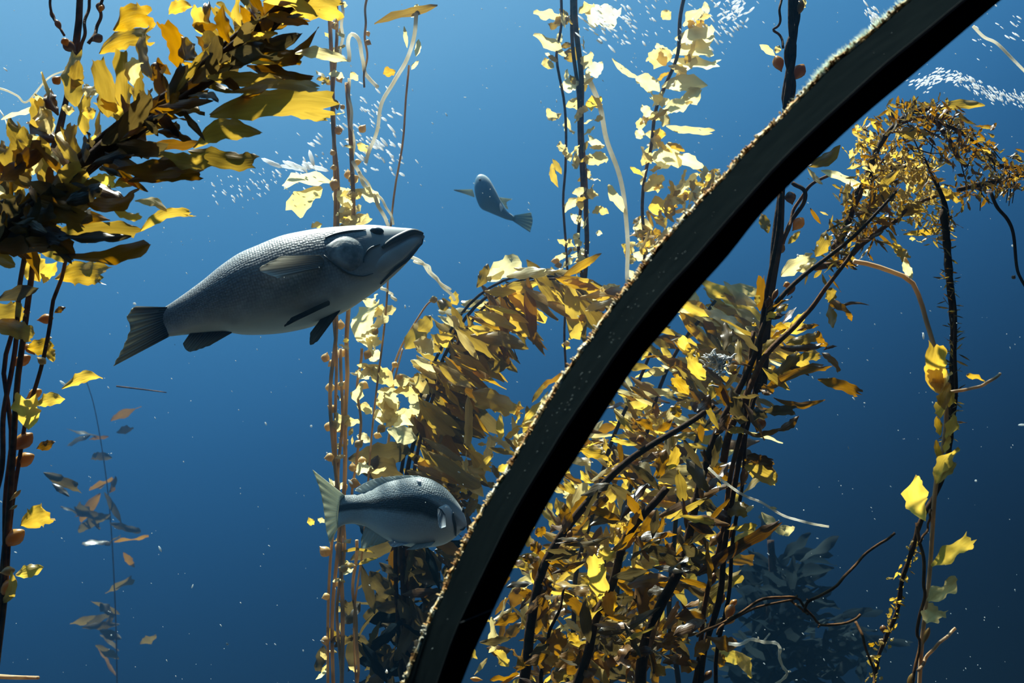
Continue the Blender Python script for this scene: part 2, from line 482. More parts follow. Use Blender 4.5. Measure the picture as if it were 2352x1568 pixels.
class Fish:
    """body lofted between the back and belly outlines; real girth across"""
    def __init__(self, P0, yaw, top, bot, girth, ns=56, nt=28):
        self.P0 = P0
        self.n = Vector((math.sin(yaw), -math.cos(yaw), 0))       # towards the viewer
        self.ns, self.nt = ns, nt
        T = spline([Vector((x, y, 0)) for x, y in top], ns)
        B = spline([Vector((x, y, 0)) for x, y in bot], ns)
        self.sec = []
        for i in range(ns):
            s = i / (ns - 1)
            t3 = ray_plane(T[i].x, T[i].y, P0, self.n); b3 = ray_plane(B[i].x, B[i].y, P0, self.n)
            h = (t3 - b3) * 0.5
            self.sec.append(((t3 + b3) * 0.5, h, max(h.length, 0.002) * girth(s)))
        self.samples = []
        for i in range(0, ns):
            for j in range(1, 40):
                th = math.pi * j / 40
                p = self.S(i / (ns - 1), th)
                self.samples.append((proj(p), p, i / (ns - 1), th))
    def S(self, s, th, off=0.0):
        x = max(0.0, min(1.0, s)) * (self.ns - 1)
        i = min(int(x), self.ns - 2); f = x - i
        C = self.sec[i][0].lerp(self.sec[i + 1][0], f); h = self.sec[i][1].lerp(self.sec[i + 1][1], f); w = lerp(self.sec[i][2], self.sec[i + 1][2], f)
        c_, s_ = math.cos(th), math.sin(th)
        s2 = math.copysign(abs(s_) ** 0.85, s_)
        p = C + h * c_ + self.n * (w * s2)
        if off:
            p = p + (h.normalized() * c_ + self.n * s2).normalized() * off
        return p
    def on(self, px, py, off=0.0):
        q = min(self.samples, key=lambda a: (a[0][0] - px) ** 2 + (a[0][1] - py) ** 2)
        s, th = q[2], q[3]
        ds, dt = 0.5 / self.ns, math.pi / 80
        def err(s_, t_):
            x, y = proj(self.S(s_, t_))
            return (x - px) ** 2 + (y - py) ** 2
        best = err(s, th)
        for _ in range(7):                     # refine on the smooth surface
            for a_, b_ in ((ds, 0), (-ds, 0), (0, dt), (0, -dt)):
                e = err(s + a_, th + b_)
                if e < best:
                    best, s, th = e, max(0, min(1, s + a_)), th + b_
            ds *= 0.6; dt *= 0.6
        return self.S(s, th, off)
    def body(self, root, mat):
        V, F, U = [], [], []
        for i in range(self.ns):
            for j in range(self.nt):
                V.append(self.S(i / (self.ns - 1), 2 * math.pi * j / self.nt) - self.P0)
                U.append((i / (self.ns - 1), j / self.nt))
        nt = self.nt
        for i in range(self.ns - 1):
            for j in range(nt):
                F.append((i * nt + j, i * nt + (j + 1) % nt, (i + 1) * nt + (j + 1) % nt, (i + 1) * nt + j))
        F.append(tuple(range(nt))[::-1]); F.append(tuple((self.ns - 1) * nt + j for j in range(nt)))
        me = bpy.data.meshes.new('body')
        me.from_pydata([tuple(v) for v in V], [], F)
        layer = me.uv_layers.new(name='UVMap')
        for poly in me.polygons:
            js = [v % nt for v in poly.vertices]
            wrap = len(js) == 4 and max(js) - min(js) > nt / 2
            for li, vi in zip(poly.loop_indices, poly.vertices):
                u, v = U[vi]
                layer.data[li].uv = (u, 1.0 if wrap and vi % nt == 0 else v)
        me.polygons.foreach_set('use_smooth', [True] * len(me.polygons))
        me.materials.append(mat)
        return put('body', me, root)
    def plate(self, name, root, c, ring, lift, mat, n=28, rings=7):
        pts = spline([Vector((x, y, 0)) for x, y in ring + ring[:1]], n + 1)[:n]
        V, F, U = [self.on(c[0], c[1], lift) - self.P0], [], [(0.5, 0.0)]
        for r in range(1, rings + 1):
            t = r / rings
            for k in range(n):
                x = lerp(c[0], pts[k].x, t); y = lerp(c[1], pts[k].y, t)
                V.append(self.on(x, y, lift * (1.0 - 1.5 * t ** 4)) - self.P0); U.append((k / n, t))
        for k in range(n):
            F.append((0, 1 + k, 1 + (k + 1) % n))
        for r in range(rings - 1):
            a = 1 + r * n
            for k in range(n):
                F.append((a + k, a + n + k, a + n + (k + 1) % n, a + (k + 1) % n))
        return put(name, mesh(name, V, F, mat, U), root)
    def line(self, name, root, pts, rad, mat, off=0.0):
        P = [self.on(q.x, q.y, off) - self.P0 for q in spline([Vector((x, y, 0)) for x, y in pts], 16)]
        rr = [rad * (0.35 + 0.65 * math.sin(math.pi * min(1, max(0, (i + 0.6) / 16.2)))) for i in range(16)]
        V, F, U = tube_data(P, rr, 6)
        return put(name, mesh(name, V, F, mat), root)
    def fin(self, name, root, base, tip, mat, z0=0.0, z1=0.0, nu=18, nv=8, thick=0.006, wave=0.004, onbody=False):
        """fin membrane between a root line and a free edge (pixels); z: how far it stands towards the viewer"""
        b = spline([Vector((x, y, 0)) for x, y in base], nu); t = spline([Vector((x, y, 0)) for x, y in tip], nu)
        top, bot, U = [], [], []
        for i in range(nu):
            for j in range(nv):
                f = j / (nv - 1)
                q = b[i].lerp(t[i], f)
                pl = self.P0 + self.n * 0
                if onbody:
                    p0 = self.on(b[i].x, b[i].y, 0.0)
                    z = (p0 - self.P0).dot(self.n) + lerp(z0, z1, f)
                else:
                    z = lerp(z0, z1, f)
                p = ray_plane(q.x, q.y, self.P0 + self.n * z, self.n)
                p = p + self.n * (wave * math.sin(i * 1.9) * f)
                th = thick * (1.0 - 0.8 * f) * 0.5
                top.append(p + self.n * th - self.P0); bot.append(p - self.n * th - self.P0); U.append((i / (nu - 1), f))
        V = top + bot; o = len(top); F = []
        for i in range(nu - 1):
            for j in range(nv - 1):
                a = i * nv + j
                F.append((a, a + 1, a + nv + 1, a + nv)); F.append((o + a, o + a + nv, o + a + nv + 1, o + a + 1))
        for i in range(nu - 1):
            for j in (0, nv - 1):
                a = i * nv + j
                F.append((a, a + nv, o + a + nv, o + a) if j else (a, o + a, o + a + nv, a + nv))
        for j in range(nv - 1):
            for i in (0, nu - 1):
                a = i * nv + j
                F.append((a, a + 1, o + a + 1, o + a))
        return put(name, mesh(name, V, F, mat, U + U), root)
    def eye(self, root, px, py, rx, ry, iris, pupil):
        c = self.on(px, py, 0.0) - self.P0
        sc = (self.P0 - CAM).dot(FWD) / FPX
        ex = Vector((math.cos(math.atan2(self.n.x, -self.n.y)), math.sin(math.atan2(self.n.x, -self.n.y)), 0))
        V, F = [], []
        ellipsoid_data(c, [ex * rx * sc, Vector((0, 0, 1)) * ry * sc, self.n * min(rx, ry) * sc * 0.6], V, F, 16, 10)
        e = put('eye', mesh('eye', V, F, iris), root)
        V, F = [], []
        ellipsoid_data(c + self.n * ry * sc * 0.3 - Vector((0, 0, 1)) * ry * sc * 0.04, [ex * rx * sc * 0.55, Vector((0, 0, 1)) * ry * sc * 0.6, self.n * ry * sc * 0.32], V, F, 12, 8)
        put('pupil', mesh('pupil', V, F, pupil), e)

def fish_mat(name, back, flank, belly, scale_uv=(120, 95), dark_amt=0.5, stripe=None, head=None, mottle=0.5, scale_end=0.8, rough=0.42):
    m, N, L = new_mat(name)
    out = N.new('ShaderNodeOutputMaterial'); b = N.new('ShaderNodeBsdfPrincipled')
    b.inputs['Roughness'].default_value = rough; b.inputs['Specular IOR Level'].default_value = 0.45
    uv = N.new('ShaderNodeUVMap'); sp = N.new('ShaderNodeSeparateXYZ'); L.new(uv.outputs[0], sp.inputs[0])
    def math_(op, a, b_=None, c=None):
        n = N.new('ShaderNodeMath'); n.operation = op
        for i, x in enumerate((a, b_, c)):
            if x is None: continue
            if isinstance(x, (int, float)): n.inputs[i].default_value = x
            else: L.new(x, n.inputs[i])
        return n.outputs[0]
    # v: 0 back, 0.5 belly, mirrored on the far side
    vv = math_('SUBTRACT', 0.5, math_('ABSOLUTE', math_('SUBTRACT', sp.outputs[1], 0.5)))
    v2 = math_('MULTIPLY', vv, 2.0)
    tc = N.new('ShaderNodeTexCoord')
    nz = N.new('ShaderNodeTexNoise'); nz.inputs['Scale'].default_value = 11; nz.inputs['Detail'].default_value = 4
    L.new(tc.outputs['Object'], nz.inputs['Vector'])
    v3 = math_('ADD', v2, math_('MULTIPLY', math_('SUBTRACT', nz.outputs['Fac'], 0.5), 0.35 * mottle))
    r = ramp_node(N, [(0.05, back), (0.40, flank), (0.60, tuple(lerp(flank[i], belly[i], 0.35) for i in range(3))), (0.78, belly)])
    L.new(v3, r.inputs[0])
    col = r.outputs[0]
    def mixc(fac, a, c):
        x = N.new('ShaderNodeMix'); x.data_type = 'RGBA'
        L.new(fac, x.inputs['Factor']); 
        if isinstance(a, tuple): x.inputs['A'].default_value = (*a, 1)
        else: L.new(a, x.inputs['A'])
        if isinstance(c, tuple): x.inputs['B'].default_value = (*c, 1)
        else: L.new(c, x.inputs['B'])
        return x.outputs['Result']
    if head:
        hu0, hu1, hcol = head
        mr = N.new('ShaderNodeMapRange'); mr.inputs['From Min'].default_value = hu0; mr.inputs['From Max'].default_value = hu1
        L.new(sp.outputs[0], mr.inputs['Value'])
        col = mixc(math_('MULTIPLY', mr.outputs[0], 0.75), col, hcol)
    if stripe:
        (u0, u1), (va_, vb_), soft, scol = stripe
        s1 = N.new('ShaderNodeMapRange'); s1.interpolation_type = 'SMOOTHSTEP'; s1.inputs['From Min'].default_value = u1; s1.inputs['From Max'].default_value = u1 - 0.28; L.new(sp.outputs[0], s1.inputs['Value'])
        a1 = N.new('ShaderNodeMapRange'); a1.interpolation_type = 'SMOOTHSTEP'; a1.inputs['From Min'].default_value = va_ - soft; a1.inputs['From Max'].default_value = va_ + soft
        a2 = N.new('ShaderNodeMapRange'); a2.interpolation_type = 'SMOOTHSTEP'; a2.inputs['From Min'].default_value = vb_ + soft; a2.inputs['From Max'].default_value = vb_ - soft
        L.new(v3, a1.inputs['Value']); L.new(v3, a2.inputs['Value'])
        f = math_('MULTIPLY', math_('MULTIPLY', a1.outputs[0], a2.outputs[0]), s1.outputs[0])
        col = mixc(math_('MULTIPLY', f, 0.97), col, scol)
    mp = N.new('ShaderNodeMapping'); mp.inputs['Scale'].default_value = (scale_uv[0], scale_uv[1], 1)
    L.new(uv.outputs[0], mp.inputs[0])
    vo = N.new('ShaderNodeTexVoronoi'); vo.inputs['Scale'].default_value = 1.0; vo.inputs['Randomness'].default_value = 0.45
    L.new(mp.outputs[0], vo.inputs['Vector'])
    fade = N.new('ShaderNodeMapRange'); fade.interpolation_type = 'SMOOTHSTEP'; fade.inputs['From Min'].default_value = scale_end; fade.inputs['From Max'].default_value = scale_end - 0.12; L.new(sp.outputs[0], fade.inputs['Value'])
    fb = N.new('ShaderNodeMapRange'); fb.inputs['From Min'].default_value = 0.78; fb.inputs['From Max'].default_value = 0.5; L.new(v2, fb.inputs['Value'])
    sc = math_('MULTIPLY', math_('MULTIPLY', fade.outputs[0], fb.outputs[0]), vo.outputs['Distance'])
    col = mixc(math_('MULTIPLY', sc, dark_amt), col, tuple(c * 0.18 for c in flank))
    L.new(col, b.inputs['Base Color'])
    bp = N.new('ShaderNodeBump'); bp.inputs['Strength'].default_value = 0.5; bp.inputs['Distance'].default_value = 0.004; bp.invert = True
    L.new(sc, bp.inputs['Height']); L.new(bp.outputs[0], b.inputs['Normal'])
    L.new(b.outputs[0], out.inputs[0])
    return m

def fin_mat(name, base, edge, rays=22, frac=0.25):
    m, N, L = new_mat(name)
    out = N.new('ShaderNodeOutputMaterial')
    uv = N.new('ShaderNodeUVMap'); sp = N.new('ShaderNodeSeparateXYZ'); L.new(uv.outputs[0], sp.inputs[0])
    mu = N.new('ShaderNodeMath'); mu.operation = 'MULTIPLY'; mu.inputs[1].default_value = rays * 6.2832; L.new(sp.outputs[0], mu.inputs[0])
    sn = N.new('ShaderNodeMath'); sn.operation = 'SINE'; L.new(mu.outputs[0], sn.inputs[0])
    ma = N.new('ShaderNodeMath'); ma.operation = 'MULTIPLY_ADD'; ma.inputs[1].default_value = 0.16; L.new(sn.outputs[0], ma.inputs[0]); L.new(sp.outputs[1], ma.inputs[2])
    r = ramp_node(N, [(0.1, base), (0.95, edge)]); L.new(ma.outputs[0], r.inputs[0])
    d = N.new('ShaderNodeBsdfDiffuse'); t = N.new('ShaderNodeBsdfTranslucent'); x = N.new('ShaderNodeMixShader'); x.inputs[0].default_value = frac
    L.new(r.outputs[0], d.inputs[0]); L.new(r.outputs[0], t.inputs[0]); L.new(d.outputs[0], x.inputs[1]); L.new(t.outputs[0], x.inputs[2])
    bp = N.new('ShaderNodeBump'); bp.inputs['Strength'].default_value = 0.4; bp.inputs['Distance'].default_value = 0.004
    L.new(sn.outputs[0], bp.inputs['Height']); L.new(bp.outputs[0], d.inputs['Normal'])
    L.new(x.outputs[0], out.inputs[0])
    return m

M['black'] = plain_mat('pupil_black', [(0.3, (0.003, 0.004, 0.006)), (0.7, (0.006, 0.007, 0.009))], 20, 0.15, 0.6, 0)
# --- big grey sea bass
def c3(x, y): return (240 + x / 3.095, 480 + y / 3.095)
top = [c3(*p) for p in [(372, 735), (440, 690), (560, 612), (700, 512), (830, 410), (960, 325), (1100, 265), (1250, 205), (1400, 170), (1550, 145), (1700, 130), (1850, 118), (1950, 120), (2080, 133), (2190, 140), (2250, 160), (2276, 192)]]
bot = [c3(*p) for p in [(400, 905), (470, 905), (550, 895), (700, 880), (850, 872), (980, 888), (1100, 888), (1250, 876), (1400, 848), (1510, 815), (1650, 752), (1750, 700), (1850, 632), (1950, 562), (2050, 478), (2130, 402), (2200, 325), (2245, 262), (2276, 200)]]
P0 = at(620, 650, 3.7)
bass = Fish(P0, math.radians(6), top, bot, lambda s: (0.10 + 0.24 * min(1, s / 0.10)) + 0.30 * math.sin(math.pi * min(1, s * 1.05)) ** 0.8)
root = thing('sea_bass', P0, 'big slate grey fish with pale belly swimming nose up between the kelp', 'fish')
M['bass'] = fish_mat('bass_skin', (0.52, 0.56, 0.56), (0.17, 0.19, 0.20), (0.78, 0.85, 0.80), (110, 84), 1.0, head=(0.72, 0.84, (0.55, 0.58, 0.56)), mottle=1.0, scale_end=0.80)  # pale back paints the sun's rim light over slate skin
M['bass_fin'] = fin_mat('bass_fin', (0.05, 0.06, 0.07), (0.46, 0.48, 0.40), 14, 0.4)
M['bass_pale_fin'] = fin_mat('bass_pectoral', (0.16, 0.17, 0.17), (0.78, 0.76, 0.68), 9, 0.35)
M['bass_plate'] = plain_mat('bass_gill_cover', [(0.35, (0.13, 0.15, 0.155)), (0.65, (0.44, 0.47, 0.46))], 24, 0.5, 0.3, 0.5)
M['bass_jaw'] = plain_mat('bass_jaw', [(0.3, (0.52, 0.57, 0.55)), (0.7, (0.68, 0.72, 0.70))], 14, 0.4, 0.4, 0.1)
M['bass_dark'] = plain_mat('bass_mouth_line', [(0.3, (0.035, 0.045, 0.05)), (0.7, (0.09, 0.10, 0.105))], 20, 0.5, 0.3, 0)
M['bass_eye'] = plain_mat('bass_eye', [(0.3, (0.015, 0.02, 0.025)), (0.7, (0.03, 0.035, 0.04))], 20, 0.2, 0.5, 0)
bass.body(root, M['bass'])
bass.fin('tail_fin', root, [c3(*p) for p in [(450, 700), (440, 760), (440, 830), (460, 900)]], [c3(*p) for p in [(205, 700), (160, 770), (185, 840), (150, 945), (120, 1010), (62, 1116)]], M['bass_fin'], nu=24, thick=0.02, wave=0.006)
bass.fin('tail_fin_edge', root, [c3(*p) for p in [(420, 700), (395, 715), (385, 735)]], [c3(*p) for p in [(225, 690), (200, 705), (180, 735)]], M['bass_pale_fin'], thick=0.016, wave=0.0)
bass.fin('anal_fin', root, [c3(*p) for p in [(610, 885), (700, 880), (800, 875), (920, 868)]], [c3(*p) for p in [(558, 955), (575, 995), (620, 1012), (760, 965)]], M['bass_fin'], thick=0.014)
bass.fin('pectoral_fin', root, [c3(*p) for p in [(1530, 330), (1560, 365), (1545, 420)]], [c3(*p) for p in [(1260, 335), (1100, 425), (1230, 490)]], M['bass_pale_fin'], 0.01, 0.10, nu=16, onbody=True, thick=0.012, wave=0.003)
bass.fin('pelvic_fin', root, [c3(*p) for p in [(1540, 780), (1600, 750), (1680, 715)]], [c3(*p) for p in [(1462, 880), (1462, 965), (1520, 935)]], M['bass_fin'], 0.02, 0.03, thick=0.012)
bass.fin('pelvic_fin', root, [c3(*p) for p in [(1590, 652), (1602, 660), (1600, 680)]], [c3(*p) for p in [(1330, 770), (1275, 835), (1350, 800)]], M['bass_dark'], 0.005, 0.02, onbody=True, thick=0.01)
bass.plate('gill_cover', root, c3(1690, 330), [c3(*p) for p in [(1560, 250), (1700, 170), (1830, 230), (1860, 330), (1800, 440), (1720, 440), (1600, 370)]], 0.007, M['bass_plate'])
bass.plate('lower_jaw', root, c3(2130, 300), [c3(*p) for p in [(2262, 190), (2190, 190), (2080, 250), (1960, 330), (1900, 430), (1960, 470), (2080, 400), (2170, 320), (2235, 250)]], 0.008, M['bass_jaw'])
bass.line('mouth', root, [c3(*p) for p in [(2268, 180), (2190, 165), (2100, 200), (2030, 235), (1975, 275)]], 0.014, M['bass_dark'], 0.004)
bass.line('cheek_crease', root, [c3(*p) for p in [(1960, 250), (1890, 280), (1850, 330), (1840, 380)]], 0.004, M['bass_dark'], 0.002)
bass.line('chin_crease', root, [c3(*p) for p in [(2265, 210), (2180, 330), (2060, 430), (1960, 530)]], 0.006, M['bass_dark'], 0.003)
bass.line('gill_edge', root, [c3(*p) for p in [(1560, 330), (1650, 400), (1730, 455), (1830, 475), (1910, 455)]], 0.0035, M['bass_dark'], 0.003)
bass.line('brow_crease', root, [c3(*p) for p in [(1560, 210), (1640, 180), (1740, 160), (1860, 150)]], 0.004, M['bass_dark'], 0.002)
bass.eye(root, *c3(1935, 158), 17, 10, M['bass_eye'], M['black'])

# --- pale sheephead with dark stripe
def c4(x, y): return (680 + x / 5.345, 1050 + y / 5.345)
top = [c4(*p) for p in [(545, 470), (620, 462), (720, 456), (820, 438), (930, 400), (1020, 350), (1120, 305), (1250, 272), (1400, 246), (1520, 238), (1620, 255), (1720, 300), (1850, 392), (1950, 505), (2035, 630), (2080, 740), (2098, 825), (2085, 862)]]
bot = [c4(*p) for p in [(505, 872), (570, 835), (640, 818), (720, 818), (850, 850), (980, 930), (1090, 1000), (1220, 1058), (1400, 1098), (1560, 1108), (1700, 1098), (1820, 1068), (1920, 1010), (2000, 940), (2050, 890), (2080, 870)]]
P0 = at(905, 1175, 3.9)
sheep = Fish(P0, math.radians(-4), top, bot, lambda s: (0.07 + 0.15 * min(1, s / 0.10)) + 0.30 * math.sin(math.pi * min(1, s)) ** 0.8, ns=48)
root = thing('sheephead_fish', P0, 'pale silvery fish with a dark side stripe below the big fish', 'fish')
M['sheep'] = fish_mat('sheephead_skin', (0.10, 0.13, 0.14), (0.60, 0.69, 0.68), (0.86, 0.95, 0.92), (70, 95), 0.55, stripe=((0.0, 1.02), (0.37, 0.53), 0.035, (0.006, 0.022, 0.032)), head=(0.80, 0.90, (0.90, 0.93, 0.90)), mottle=0.2, scale_end=0.84, rough=0.5)  # back darkened to paint shade where the sun would overexpose it
M['sheep_fin'] = fin_mat('sheephead_tail', (0.72, 0.76, 0.62), (0.90, 0.92, 0.74), 16, 0.5)
M['sheep_dorsal'] = fin_mat('sheephead_dorsal', (0.42, 0.50, 0.52), (0.66, 0.72, 0.70), 16, 0.5)
M['sheep_belly_fin'] = fin_mat('sheephead_anal', (0.72, 0.80, 0.80), (0.60, 0.68, 0.62), 10, 0.5)
M['sheep_white'] = plain_mat('white_mark', [(0.3, (0.85, 0.87, 0.86)), (0.7, (0.92, 0.92, 0.9))], 20, 0.6, 0.2, 0)
M['sheep_plate'] = plain_mat('sheephead_gill_cover', [(0.3, (0.68, 0.74, 0.74)), (0.7, (0.82, 0.87, 0.85))], 14, 0.45, 0.4, 0.1)
sheep.body(root, M['sheep'])
sheep.fin('tail_fin', root, [c4(*p) for p in [(600, 468), (540, 540), (510, 700), (515, 862)]], [c4(*p) for p in [(205, 152), (290, 390), (335, 600), (370, 880), (414, 1058)]], M['sheep_fin'], nu=26, thick=0.012)
sheep.fin('dorsal_fin', root, [c4(*p) for p in [(800, 445), (930, 402), (1100, 318), (1250, 280), (1400, 255), (1560, 245)]], [c4(*p) for p in [(715, 405), (800, 340), (960, 265), (1150, 235), (1330, 220), (1500, 225)]], M['sheep_dorsal'], nu=26, thick=0.012)
sheep.fin('anal_fin', root, [c4(*p) for p in [(850, 845), (960, 910), (1060, 975), (1160, 1020)]], [c4(*p) for p in [(800, 1000), (800, 1095), (850, 1118), (1110, 1035)]], M['sheep_belly_fin'], nu=18, thick=0.012)
sheep.fin('pelvic_fin', root, [c4(*p) for p in [(1200, 1030), (1300, 1040), (1420, 1060)]], [c4(*p) for p in [(1125, 1035), (1190, 1100), (1380, 1060)]], M['sheep_white'], 0.02, 0.04, thick=0.01)
sheep.fin('pelvic_fin', root, [c4(*p) for p in [(1480, 1060), (1600, 1050), (1710, 1030)]], [c4(*p) for p in [(1350, 1135), (1480, 1130), (1660, 1085)]], M['sheep_dorsal'], 0.03, 0.05, thick=0.01)
sheep.fin('pectoral_fin', root, [c4(*p) for p in [(1745, 620), (1790, 640), (1830, 700)]], [c4(*p) for p in [(1735, 700), (1760, 860), (1840, 850)]], fin_mat('sheephead_pectoral', (0.10, 0.13, 0.16), (0.72, 0.78, 0.80), 7, 0.3), 0.01, 0.05, onbody=True, thick=0.01)
sheep.plate('gill_cover', root, c4(1850, 740), [c4(*p) for p in [(1740, 600), (1850, 560), (1920, 650), (1950, 800), (1960, 930), (1850, 900), (1780, 780)]], 0.006, M['sheep_plate'])
sheep.line('gill_edge', root, [c4(*p) for p in [(1930, 680), (1930, 740), (1955, 840), (1965, 950)]], 0.006, M['bass_dark'], 0.004)
sheep.line('mouth', root, [c4(*p) for p in [(2085, 850), (2050, 880), (2015, 890)]], 0.004, M['bass_dark'], 0.001)
sheep.eye(root, *c4(2052, 655), 4.0, 9, M['bass_eye'], M['black'])
sheep.plate('white_patch', root, c4(1505, 297), [c4(*p) for p in [(1462, 268), (1510, 264), (1548, 300), (1530, 332), (1490, 318)]], 0.005, M['sheep_white'], n=14, rings=3)

# --- faint blue fish further away
def c5(x, y): return (1020 + x / 8.7125, 380 + y / 8.7125)
top = [c5(*p) for p in [(1420, 1060), (1380, 1000), (1230, 880), (1100, 640), (1000, 440), (900, 270), (800, 190), (720, 180), (660, 210)]]
bot = [c5(*p) for p in [(1380, 1110), (1250, 1080), (1080, 1010), (900, 930), (740, 850), (650, 680), (605, 470), (620, 300), (650, 230)]]
P0 = at(1130, 470, 7.6)
ff = Fish(P0, math.radians(10), top, bot, lambda s: 0.25 + 0.3 * math.sin(math.pi * min(1, s)) ** 0.8, ns=32, nt=18)
root = thing('blue_fish', P0, 'faint blue fish in the open water with a bright back', 'fish')
M['ff'] = fish_mat('blue_fish_skin', (0.75, 0.80, 0.74), (0.12, 0.26, 0.36), (0.12, 0.26, 0.36), (50, 60), 0.3, mottle=0.1)  # pale back paints the sun highlight, blue flank the surrounding water
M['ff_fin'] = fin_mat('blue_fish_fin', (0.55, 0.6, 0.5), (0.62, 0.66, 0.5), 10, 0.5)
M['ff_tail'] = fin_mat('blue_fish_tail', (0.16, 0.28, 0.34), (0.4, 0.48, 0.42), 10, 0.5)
ff.body(root, M['ff'])
ff.fin('tail_fin', root, [c5(*p) for p in [(1400, 1000), (1390, 1060), (1370, 1100)]], [c5(*p) for p in [(1740, 940), (1770, 1120), (1720, 1340)]], M['ff_tail'], thick=0.012)
ff.fin('pectoral_fin', root, [c5(*p) for p in [(560, 480), (590, 550), (610, 630)]], [c5(*p) for p in [(190, 486), (200, 492), (210, 500)]], M['ff_fin'], thick=0.012)
ff.fin('dorsal_fin', root, [c5(*p) for p in [(1100, 640), (1150, 720), (1240, 860)]], [c5(*p) for p in [(1370, 670), (1250, 740), (1290, 880)]], M['ff_fin'], thick=0.012)
ff.fin('pelvic_fin', root, [c5(*p) for p in [(1120, 740), (1150, 780), (1190, 840)]], [c5(*p) for p in [(1105, 800), (1115, 860), (1140, 930)]], M['sheep_white'], 0.02, 0.05, thick=0.012)
ff.eye(root, *c5(720, 290), 3, 3, M['bass_eye'], M['black'])
# ------------------------------------------------------------------ kelp
def width_profile(kind, t):
    if kind == 'lance':            # slender, pointed
        return max(0.03, math.sin(math.pi * min(1, t * 0.98 + 0.01)) ** 0.8)
    if kind == 'spoon':            # narrow foot, round end
        return max(0.05, (0.12 + 0.88 * min(1, t / 0.55) ** 1.4) * (1 if t < 0.8 else math.sqrt(max(0, 1 - ((t - 0.8) / 0.2) ** 2))))
    if kind == 'torn':             # wide, ends ragged
        return 0.10 + 0.90 * min(1, t / 0.30) ** 0.8 * (1 - 0.18 * max(0, (t - 0.7) / 0.3))
    if kind == 'ribbon':           # long even strap, ragged end
        return 0.14 + 0.86 * min(1, t / 0.18) ** 0.9 * (1 - 0.35 * max(0, (t - 0.8) / 0.2))
    if kind == 'tear':             # bladder-like teardrop
        return max(0.04, math.sin(math.pi * t ** 0.6))
    return max(0.04, (0.10 + 0.90 * min(1, t / 0.35) ** 0.9) * (1 - max(0, (t - 0.55) / 0.45) ** 1.8 * 0.92))     # 'leaf'

def blade_mesh(kind, seed, mat, bend=0.0, arch=0.0, twist=0.0, ruffle=0.12, nx=11, ny=4, L=1.0, W=1.0, jag=0.10):
    """blade along +X, width along Y (W = full width), waviness along Z"""
    R = random.Random(seed)
    ph = [R.uniform(0, 6.28) for _ in range(6)]
    fr = R.uniform(9, 14)
    V, F, U = [], [], []
    ragged = kind in ('torn', 'ribbon')
    tipcut = [R.uniform(-0.14, 0.02) if ragged else 0 for _ in range(ny + 1)]
    for i in range(nx + 1):
        t = i / nx
        w = width_profile(kind, t) * 0.5
        cy = bend * 4 * t * (1 - t) + 0.25 * bend * math.sin(5 * t + ph[0]) * t
        cz = arch * 4 * t * (1 - t) + 0.3 * arch * math.sin(6 * t + ph[1]) * t
        tw = twist * (t - 0.3)
        for j in range(ny + 1):
            s = 2 * j / ny - 1
            e = abs(s)
            jj = 1 + (jag * math.sin(fr * 2.1 * t + ph[2] + s * 2.2) + jag * 0.8 * (R.random() - 0.5)) * e * min(1, t * 3)
            y = s * w * jj * W
            z = ruffle * W * (e ** 1.6) * math.sin(fr * t + ph[3] + (1.3 if s > 0 else 0)) * min(1, t * 4) + 0.06 * W * math.cos(s * 2.6) 
            x = t * L
            if ragged and t > 0.75:
                x += tipcut[j] * L * (t - 0.75) / 0.25
            yy = y * math.cos(tw) - z * math.sin(tw); zz = y * math.sin(tw) + z * math.cos(tw)
            V.append((x, yy + cy * L, zz + cz * L)); U.append((t, j / ny * 0.25 + R.random() * 0.0))
    for i in range(nx):
        for j in range(ny):
            a = i * (ny + 1) + j
            F.append((a, a + 1, a + ny + 2, a + ny + 1))
    return mesh('blade', V, F, mat, U)

def frame_at(base, tip, roll, camface=True):
    X = (tip - base)
    ln = X.length
    X = X.normalized()
    view = (CAM - base).normalized()
    Z = view - X * view.dot(X)
    Z = Z.normalized() if Z.length > 1e-4 else X.orthogonal().normalized()
    Z = Matrix.Rotation(roll, 3, X) @ Z
    Y = Z.cross(X)
    return X, Y, Z, ln

BULB = {}
def bulb_mesh(matkey):
    if matkey not in BULB:
        V, F = [], []
        prof = [(0.0, 0.10), (0.08, 0.16), (0.2, 0.46), (0.36, 0.80), (0.55, 1.0), (0.74, 0.90), (0.9, 0.52), (1.0, 0.14)]
        for x, r in prof:
            for k in range(8):
                q = 2 * math.pi * k / 8
                V.append((x, r * 0.5 * math.cos(q), r * 0.5 * math.sin(q)))
        for i in range(len(prof) - 1):
            for k in range(8):
                F.append((i * 8 + k, i * 8 + (k + 1) % 8, (i + 1) * 8 + (k + 1) % 8, (i + 1) * 8 + k))
        F.append(tuple(range(8))[::-1]); F.append(tuple((len(prof) - 1) * 8 + k for k in range(8)))
        BULB[matkey] = mesh('bladder', V, F, M[matkey])
    return BULB[matkey]

def place(name, me, root, base, tip, W, roll=0.0, sz=None):
    """instance of a unit mesh from base to tip (world), W = width in metres"""
    X, Y, Z, ln = frame_at(base, tip, roll)
    s = sz if sz is not None else W
    m = Matrix(((X.x * ln, Y.x * W, Z.x * s, base.x - root.location.x),
                (X.y * ln, Y.y * W, Z.y * s, base.y - root.location.y),
                (X.z * ln, Y.z * W, Z.z * s, base.z - root.location.z), (0, 0, 0, 1)))
    return put(name, me, root, m)

